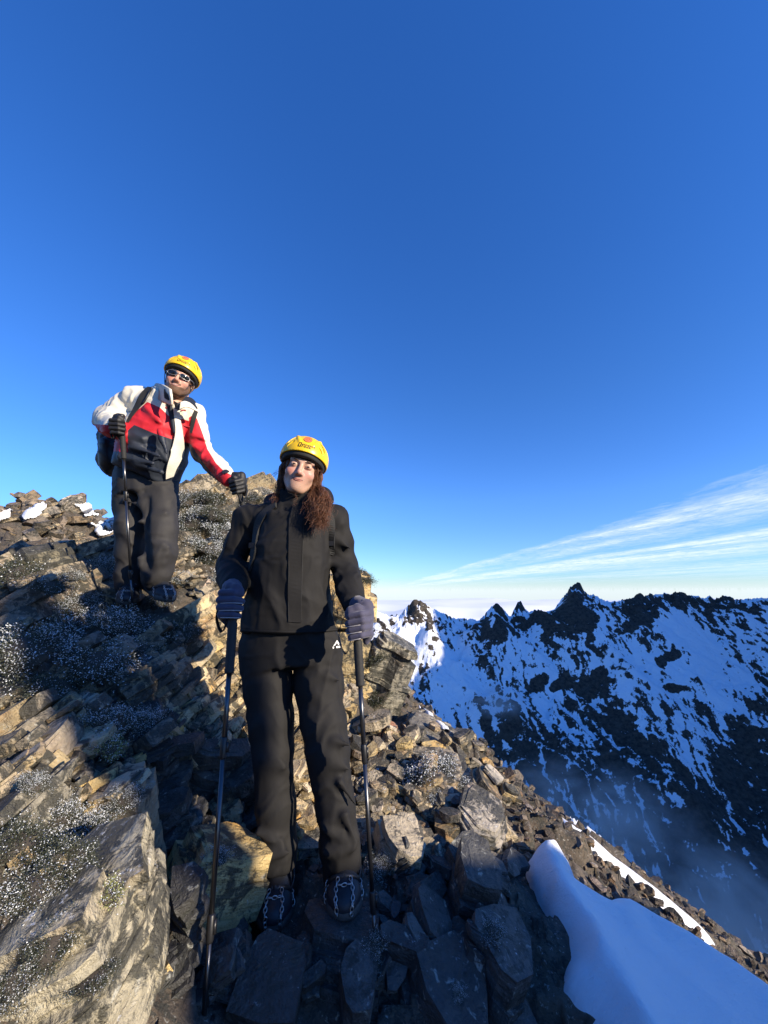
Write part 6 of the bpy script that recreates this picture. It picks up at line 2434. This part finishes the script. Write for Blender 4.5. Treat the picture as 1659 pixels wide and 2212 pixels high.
for a, b_, c in ((mhL, mkL, maL), (mhR, mkR, maR)):
    f.chain([a, b_, c], [.07, .055, .04], .04)
body = f.mesh()
man = join_body('person', body, (hV, hF), mX, hfl, hbd, M_SKINM, mb)
tag(man, 'person in red, white and navy jacket with helmet and sunglasses, standing higher up', 'person')
mouth(mX, man, mb, [(-.0265, -.0560), (-.010, -.0578), (0, -.0584), (.010, -.0572), (.0265, -.0540)], [(-.0245, -.0600), (-.010, -.0665), (0, -.0678), (.010, -.0660), (.0245, -.0580)], .0026, .0034, M_LIP)
m = MB()
m.tube(mX(np.array([mX.face(x_, -.0622 + .9 * x_ * x_ * 8 + .04 * x_, .0012) for x_ in np.linspace(-.017, .018, 10)])), np.interp(np.linspace(0, 1, 10), [0, .5, 1], [.0006, .0022, .0006]), 6)
m.build('teeth', M_TEETH, man, mb, True)
# sunglasses
gl = MB()
for q in (-1, 1):
    k = 18
    pts = []
    for t in np.linspace(0, 2 * math.pi, k, endpoint=False):
        u, v = math.cos(t), math.sin(t)
        ex, ez = .027 * np.sign(u) * abs(u) ** .7, .0135 * np.sign(v) * abs(v) ** .75
        xx = q * .036 + ex
        pts.append((xx, -.0985 + .55 * max(0, abs(xx) - .03) ** 1.0 * .9, .004 + ez - .12 * abs(xx) * (0.4)))
    P = np.array(pts + [(q * .036, -.0995, .002)])
    gl.add(mX(P), [(i, (i + 1) % k, k) for i in range(k)])
sg = gl.build('sunglasses', M_LENS, man, mb, True)
fr_ = MB()
for q in (-1, 1):
    k = 25
    pts = []
    for t in np.linspace(0, 2 * math.pi, k):
        u, v = math.cos(t), math.sin(t)
        ex, ez = .0275 * np.sign(u) * abs(u) ** .7, .014 * np.sign(v) * abs(v) ** .75
        xx = q * .036 + ex
        pts.append((xx, -.0985 + .55 * max(0, abs(xx) - .03) * .9, .004 + ez - .048 * abs(xx)))
    fr_.tube(mX(np.array(pts)), .0022, 5, False)
    fr_.tube(mX(spline([(q * .063, -.082, .004), (q * .078, -.05, .006), (q * .080, .01, .004)], 8)), .0030, 5)
fr_.tube(mX(spline([(-.010, -.0985, .006), (0, -.104, .009), (.010, -.0985, .006)], 6)), .0025, 5)
fr_.build('glasses_frame', M_GFRAME, sg, mb, True)
helmet(man, mb, mX, 1.04)
f = Field((-.12, -.10, -.12), (.12, .16, .12), .005)
f.ell((0, .030, .015), (.080, .094, .09), 0)
f.ell((0, -.070, -.03), (.075, .078, .12), .01, 's')
f.plane((0, 0, -1), .05, .01)
V, F = f.mesh()
mk('hair', mX(V), F, M_HAIR, man, mb, True)


def jacket3():
    """cream yoke, red chest band, navy below; the boundaries are seams stored on the cloth"""
    m, t, b = new_mat('ski_jacket')
    wv = nd(t, 'ShaderNodeAttribute', attribute_name='yoke').outputs['Fac']
    rv = nd(t, 'ShaderNodeAttribute', attribute_name='chest').outputs['Fac']
    g = nd(t, 'ShaderNodeTexCoord').outputs['Object']
    n = noise_n(t, g, 14, 4, .6)
    mod = lambda c: mixc(t, n, tuple(q * .85 for q in c), tuple(min(1, q * 1.12) for q in c))
    f1 = ramp(t, math_n(t, 'ADD', math_n(t, 'MULTIPLY', rv, .25), .5, clamp=True), [(.49, 0.0), (.51, 1.0)])
    f2 = ramp(t, math_n(t, 'ADD', math_n(t, 'MULTIPLY', wv, .25), .5, clamp=True), [(.49, 0.0), (.51, 1.0)])
    col = mixc(t, f1, mod((0.020, 0.026, 0.040)), mod((0.52, 0.018, 0.028)))
    col = mixc(t, f2, col, mod((0.70, 0.66, 0.55)))
    lk(t, col, b.inputs['Base Color'])
    b.inputs['Roughness'].default_value = .55
    b.inputs['Specular IOR Level'].default_value = .35
    bump(t, b, noise_n(t, mapping(t, g, (1, 1, .6), (.4, .3, 0)), 13, 3, .5, .3), .25, .010)
    return m


f = Field((-2.35, 1.85, .1), (-.65, 3.0, 1.45), .0095)
f.loft([W(372, 872, 2.42), W(360, 895, 2.44), W(348, 935, 2.44), W(332, 975, 2.46), W(320, 1010, 2.50), W(312, 1050, 2.54)], [.12, .175, .20, .212, .205, .19], [.10, .14, .16, .175, .165, .15], (1, .22, .10), .06, pw=2.2)
f.chain([mnk + (msL - mnk) * .45, msL, msL + (meL - msL) * .55, meL, meL + (mwL - meL) * .6, mwL], [.09, .105, .096, .085, .070, .060], .06)
f.chain([mnk + (msR - mnk) * .45, msR, msR + (meR - msR) * .55, meR, meR + (mwR - meR) * .55, mwR], [.075, .078, .070, .065, .058, .053], .05)
f.ell(mO + np.array((0, .02, -.06)), (.085, .09, .09), .01, 's')
d_ = W(385, 1046, 2.4) - W(262, 998, 2.4)
nrm = np.cross(d_, (0, 1, 0))
nrm = nrm / np.linalg.norm(nrm)
if nrm[2] > 0:
    nrm = -nrm
f.plane(nrm, nrm @ W(320, 1031, 2.36), .006)
for (x0, y0, x1, y1, yy_, rr_) in [(262, 985, 330, 1000, 2.30, .018), (285, 965, 345, 985, 2.27, .018), (275, 945, 310, 950, 2.28, .018), (300, 1005, 350, 1020, 2.33, .015), (250, 878, 285, 905, 2.37, .018), (232, 890, 268, 900, 2.36, .016),
                                   (415, 935, 445, 950, 2.38, .014), (420, 965, 450, 980, 2.37, .014), (440, 985, 465, 1010, 2.34, .013), (460, 1000, 485, 1030, 2.30, .012), (315, 880, 345, 910, 2.28, .014), (345, 930, 360, 980, 2.25, .016)]:
    f.cap(W(x0, y0, yy_), W(x1, y1, yy_), rr_, rr_ * .5, .04)
V, F = f.mesh()
V = relax(V, F, 2, .5)
V = folds(V, vnormals(V, F), .009, 7.5, 41, (1, 1, .75))
ppx, ppy, _ = proj(V)
arm = ppx - (ppy - 905) * .12      # along the sunny arm
yb = np.interp(ppx, [200, 245, 272, 285, 300, 318, 345, 362, 376, 395, 418, 440], [922, 916, 906, 895, 884, 868, 880, 896, 908, 905, 914, 920])
rb = np.interp(ppx, [200, 240, 270, 290, 330, 375, 400, 412, 440], [960, 955, 935, 918, 935, 950, 956, 958, 960])
yoke = yb - ppy
chest = rb - ppy
# right sleeve in the picture: cream stripe along the outer edge, red below
sl_x0 = np.interp(ppy, [880, 905, 960, 1000, 1050], [400, 408, 412, 440, 480])
on_arm = (ppx > sl_x0) & (ppy > 900)
edge = np.interp(ppy, [880, 905, 940, 970, 1000, 1020, 1040], [405, 426, 439, 448, 466, 486, 535])
yoke = np.where(on_arm, (ppx - edge), yoke)
chest = np.where(on_arm, 20, chest)
edge_l = (ppx < 276) & (ppy > 880)
chest = np.where(edge_l & (ppy < 975) & (V[:, 1] < 2.56), 20, chest)
yoke = np.where(edge_l, (917 + (ppx - 215) * .06) - ppy - np.maximum(0, ppx - 262) * .9, yoke)
M_SKI = jacket3()
mj = mk('jacket', V, F, M_SKI, man, mb, True, {'yoke': np.clip(yoke / 2.0, -3, 3), 'chest': np.clip(chest / 2.0, -3, 3)})
hmj = Hit(mj)
# cream storm flap hanging open, navy zip band beside it
band(hmj, [(379, 880), (381, 910), (384, 940), (381, 975), (370, 1005), (364, 1030)], [12, 13, 18, 30, 24, 17], .006, .014, 40, 2.3).build('storm_flap', M_CREAM, mj, mb)
band(hmj, [(366, 868), (370, 890), (373, 912), (377, 936)], [9, 10, 8, 5], .005, .012, 40, 2.3).build('zip_band', M_NAVY, mj, mb, True)
band(hmj, [(300, 978), (318, 972), (338, 985), (352, 992)], 3, .004, .004, 20, 2.3).build('pocket_zip', M_NAVY, mj, mb)
band(hmj, [(396, 918), (403, 921), (412, 923)], 3.0, .002, .004, 8, 2.3).build('chest_print', M_REDP, mj, mb)
band(hmj, [(392, 887), (398, 885), (402, 887)], 2.0, .002, .006, 8, 2.3).build('chest_print', M_REDP, mj, mb)
band(hmj, [(358, 880), (362, 883)], 2.0, .002, .006, 6, 2.3).build('chest_print', M_REDP, mj, mb)
band(hmj, [(482, 1022), (488, 1018), (492, 1022)], 9, .004, .006, 8, 2.2).build('cuff_tab', M_NAVY, mj, mb)


def sheet(pix, th, name, mat, parent, n=6):
    """stiff cloth panel: rows of (px, py, distance)"""
    rows = [np.array([W(*q) for q in r_]) for r_ in pix]
    rows = [spline(r_, n * 3) for r_ in rows]
    G = np.array(rows)
    G = np.stack([spline(G[:, j], n * 2) for j in range(G.shape[1])], 1)
    a, b_ = G.shape[:2]
    Vv = G.reshape(-1, 3)
    ii, jj = np.meshgrid(np.arange(a - 1), np.arange(b_ - 1), indexing='ij')
    Ff = np.stack([ii * b_ + jj, (ii + 1) * b_ + jj, (ii + 1) * b_ + jj + 1, ii * b_ + jj + 1], -1).reshape(-1, 4)
    o = mk(name, Vv, Ff, mat, parent, mb, True)
    s = o.modifiers.new('thickness', 'SOLIDIFY')
    s.thickness = th
    s.offset = 0
    return o


# standing collar on his right, lapel folded open on his left
sheet([[(334, 834, 2.42), (340, 828, 2.36), (355, 832, 2.24), (369, 840, 2.19)], [(332, 845, 2.44), (341, 844, 2.36), (356, 850, 2.23), (371, 856, 2.18)], [(330, 856, 2.46), (342, 862, 2.36), (358, 870, 2.25), (372, 876, 2.21)]], .012, 'collar', M_CREAM, mj)
sheet([[(355, 840, 2.222), (361, 843, 2.205), (365, 845, 2.197)], [(355, 850, 2.215), (361, 853, 2.199), (365, 855, 2.190)], [(356, 860, 2.218), (361, 863, 2.206), (366, 865, 2.198)]], .006, 'velcro', M_VELCRO, mj)
sheet([[(392, 868, 2.27), (402, 858, 2.33), (415, 862, 2.40), (424, 872, 2.45)], [(391, 880, 2.24), (400, 872, 2.28), (412, 872, 2.34), (426, 884, 2.38)]], .010, 'lapel', M_NAVY, mj)
sheet([[(390, 869, 2.235), (400, 867, 2.25), (413, 873, 2.29), (427, 888, 2.31)], [(388, 884, 2.225), (398, 880, 2.235), (408, 880, 2.26), (425, 888, 2.30)]], .008, 'lapel', M_CREAM, mj)
sheet([[(376, 866, 2.28), (384, 870, 2.25), (393, 866, 2.28)], [(380, 884, 2.26), (385, 886, 2.25), (390, 884, 2.26)]], .008, 'tshirt', M_TSHIRT, man)

# rain trousers
f = Field((-2.15, 2.2, -.2), (-.95, 2.95, .95), .0095)
f.loft([W(322, 960, 2.52), W(318, 1000, 2.54), W(316, 1035, 2.54), W(318, 1060, 2.54)], [.165, .185, .192, .19], [.13, .145, .15, .15], (1, .2, 0), .04)
f.chain([mhL, W(284, 1090, 2.54), mkL, W(283, 1190, 2.54), W(281, 1235, 2.57), W(280, 1262, 2.58)], [.106, .100, .090, .084, .080, .080], .035)
f.chain([mhR, W(350, 1090, 2.49), mkR, W(348, 1195, 2.45), W(340, 1235, 2.47), W(336, 1250, 2.49)], [.106, .100, .090, .086, .083, .080], .035)
for (x0, y0, x1, y1, yy_, rr_) in [(268, 1080, 322, 1098, 2.40, .012), (300, 1128, 358, 1108, 2.37, .012), (310, 1165, 365, 1182, 2.36, .014), (300, 1206, 360, 1198, 2.37, .016), (305, 1222, 350, 1216, 2.38, .014), (352, 1060, 368, 1120, 2.42, .012), (262, 1120, 285, 1175, 2.43, .012), (300, 1060, 318, 1120, 2.40, .012)]:
    f.cap(W(x0, y0, yy_ + .015), W(x1, y1, yy_ + .015), rr_ * .8, rr_ * .3, .05)
f.cap(W(318, 1080, 2.39), W(314, 1230, 2.36), .016, .03, .03, 's')
V, F = f.mesh()
V = relax(V, F, 2, .5)
V = folds(V, vnormals(V, F), .0055, 7.0, 51, (1, 1, .5))
mk('trousers', V, F, M_MPANTS, man, mb, True)
boot(man, mb, W(288, 1275, 2.72), W(272, 1305, 2.42), W(284, 1258, 2.62), spikes=True, s=1.12)
boot(man, mb, W(322, 1270, 2.66), W(366, 1300, 2.36), W(326, 1248, 2.54), spikes=True, s=1.12)

# poles and gloves
T0, B0 = W(262, 899, 2.14), W(288, 1338, 2.42)
pole(T0, B0, np.linalg.norm(W(266, 991, 2.2) - T0), np.linalg.norm(W(271, 1072, 2.25) - T0), np.linalg.norm(W(282, 1242, 2.36) - T0), 'dark walking pole held upright in front of the man', -1, .0085)
glove(man, mb, W(260, 922, 2.155), T0 - B0, mwL, M_BGLOVE, 1, .98, R(6), False)
T0, B0 = W(511, 1036, 2.27), W(590, 1372, 2.62)
pole(T0, B0, .19, .5, .8, 'walking pole in the outstretched hand of the man, mostly hidden behind the black sleeve', 1, .0085)
glove(man, mb, W(512, 1050, 2.285), T0 - B0, mwR, M_BGLOVE, -1, .92, R(-30), False)

# rucksack
mp = empty('rucksack', W(245, 1010, 2.72) - np.array((0, 0, .1)))
tag(mp, 'black rucksack on the back of the man, its side showing below his elbow', 'rucksack')
pb = np.array(mp.location)
f = Field((-2.45, 2.5, .1), (-1.2, 3.2, 1.3), .014)
f.box(W(282, 945, 2.80), (.20, .12, .30), .09, 0, rot=rot_xyz(0, R(-6), R(12)))
f.ell(W(243, 980, 2.66), (.075, .11, .16), .05)
V, F = f.mesh()
mk('pack_body', folds(V, vnormals(V, F), .012, 7, 3), F, M_PACK, mp, pb, True)
band(hmj, [(328, 832), (318, 846), (308, 862), (296, 880), (284, 898), (276, 912)], [16, 20, 20, 16, 10, 7], .006, .003, 40, 2.35).build('shoulder_strap', M_WEB, mp, pb)
band(hmj, [(424, 888), (419, 902), (416, 918), (413, 935)], [8, 9, 8, 6], .005, .003, 20, 2.4).build('shoulder_strap', M_WEB, mp, pb)
band(hmj, [(332, 842), (322, 858), (312, 874)], 3, .008, .014, 16, 2.35).build('strap_edge', M_CLAMP, mp, pb, True)
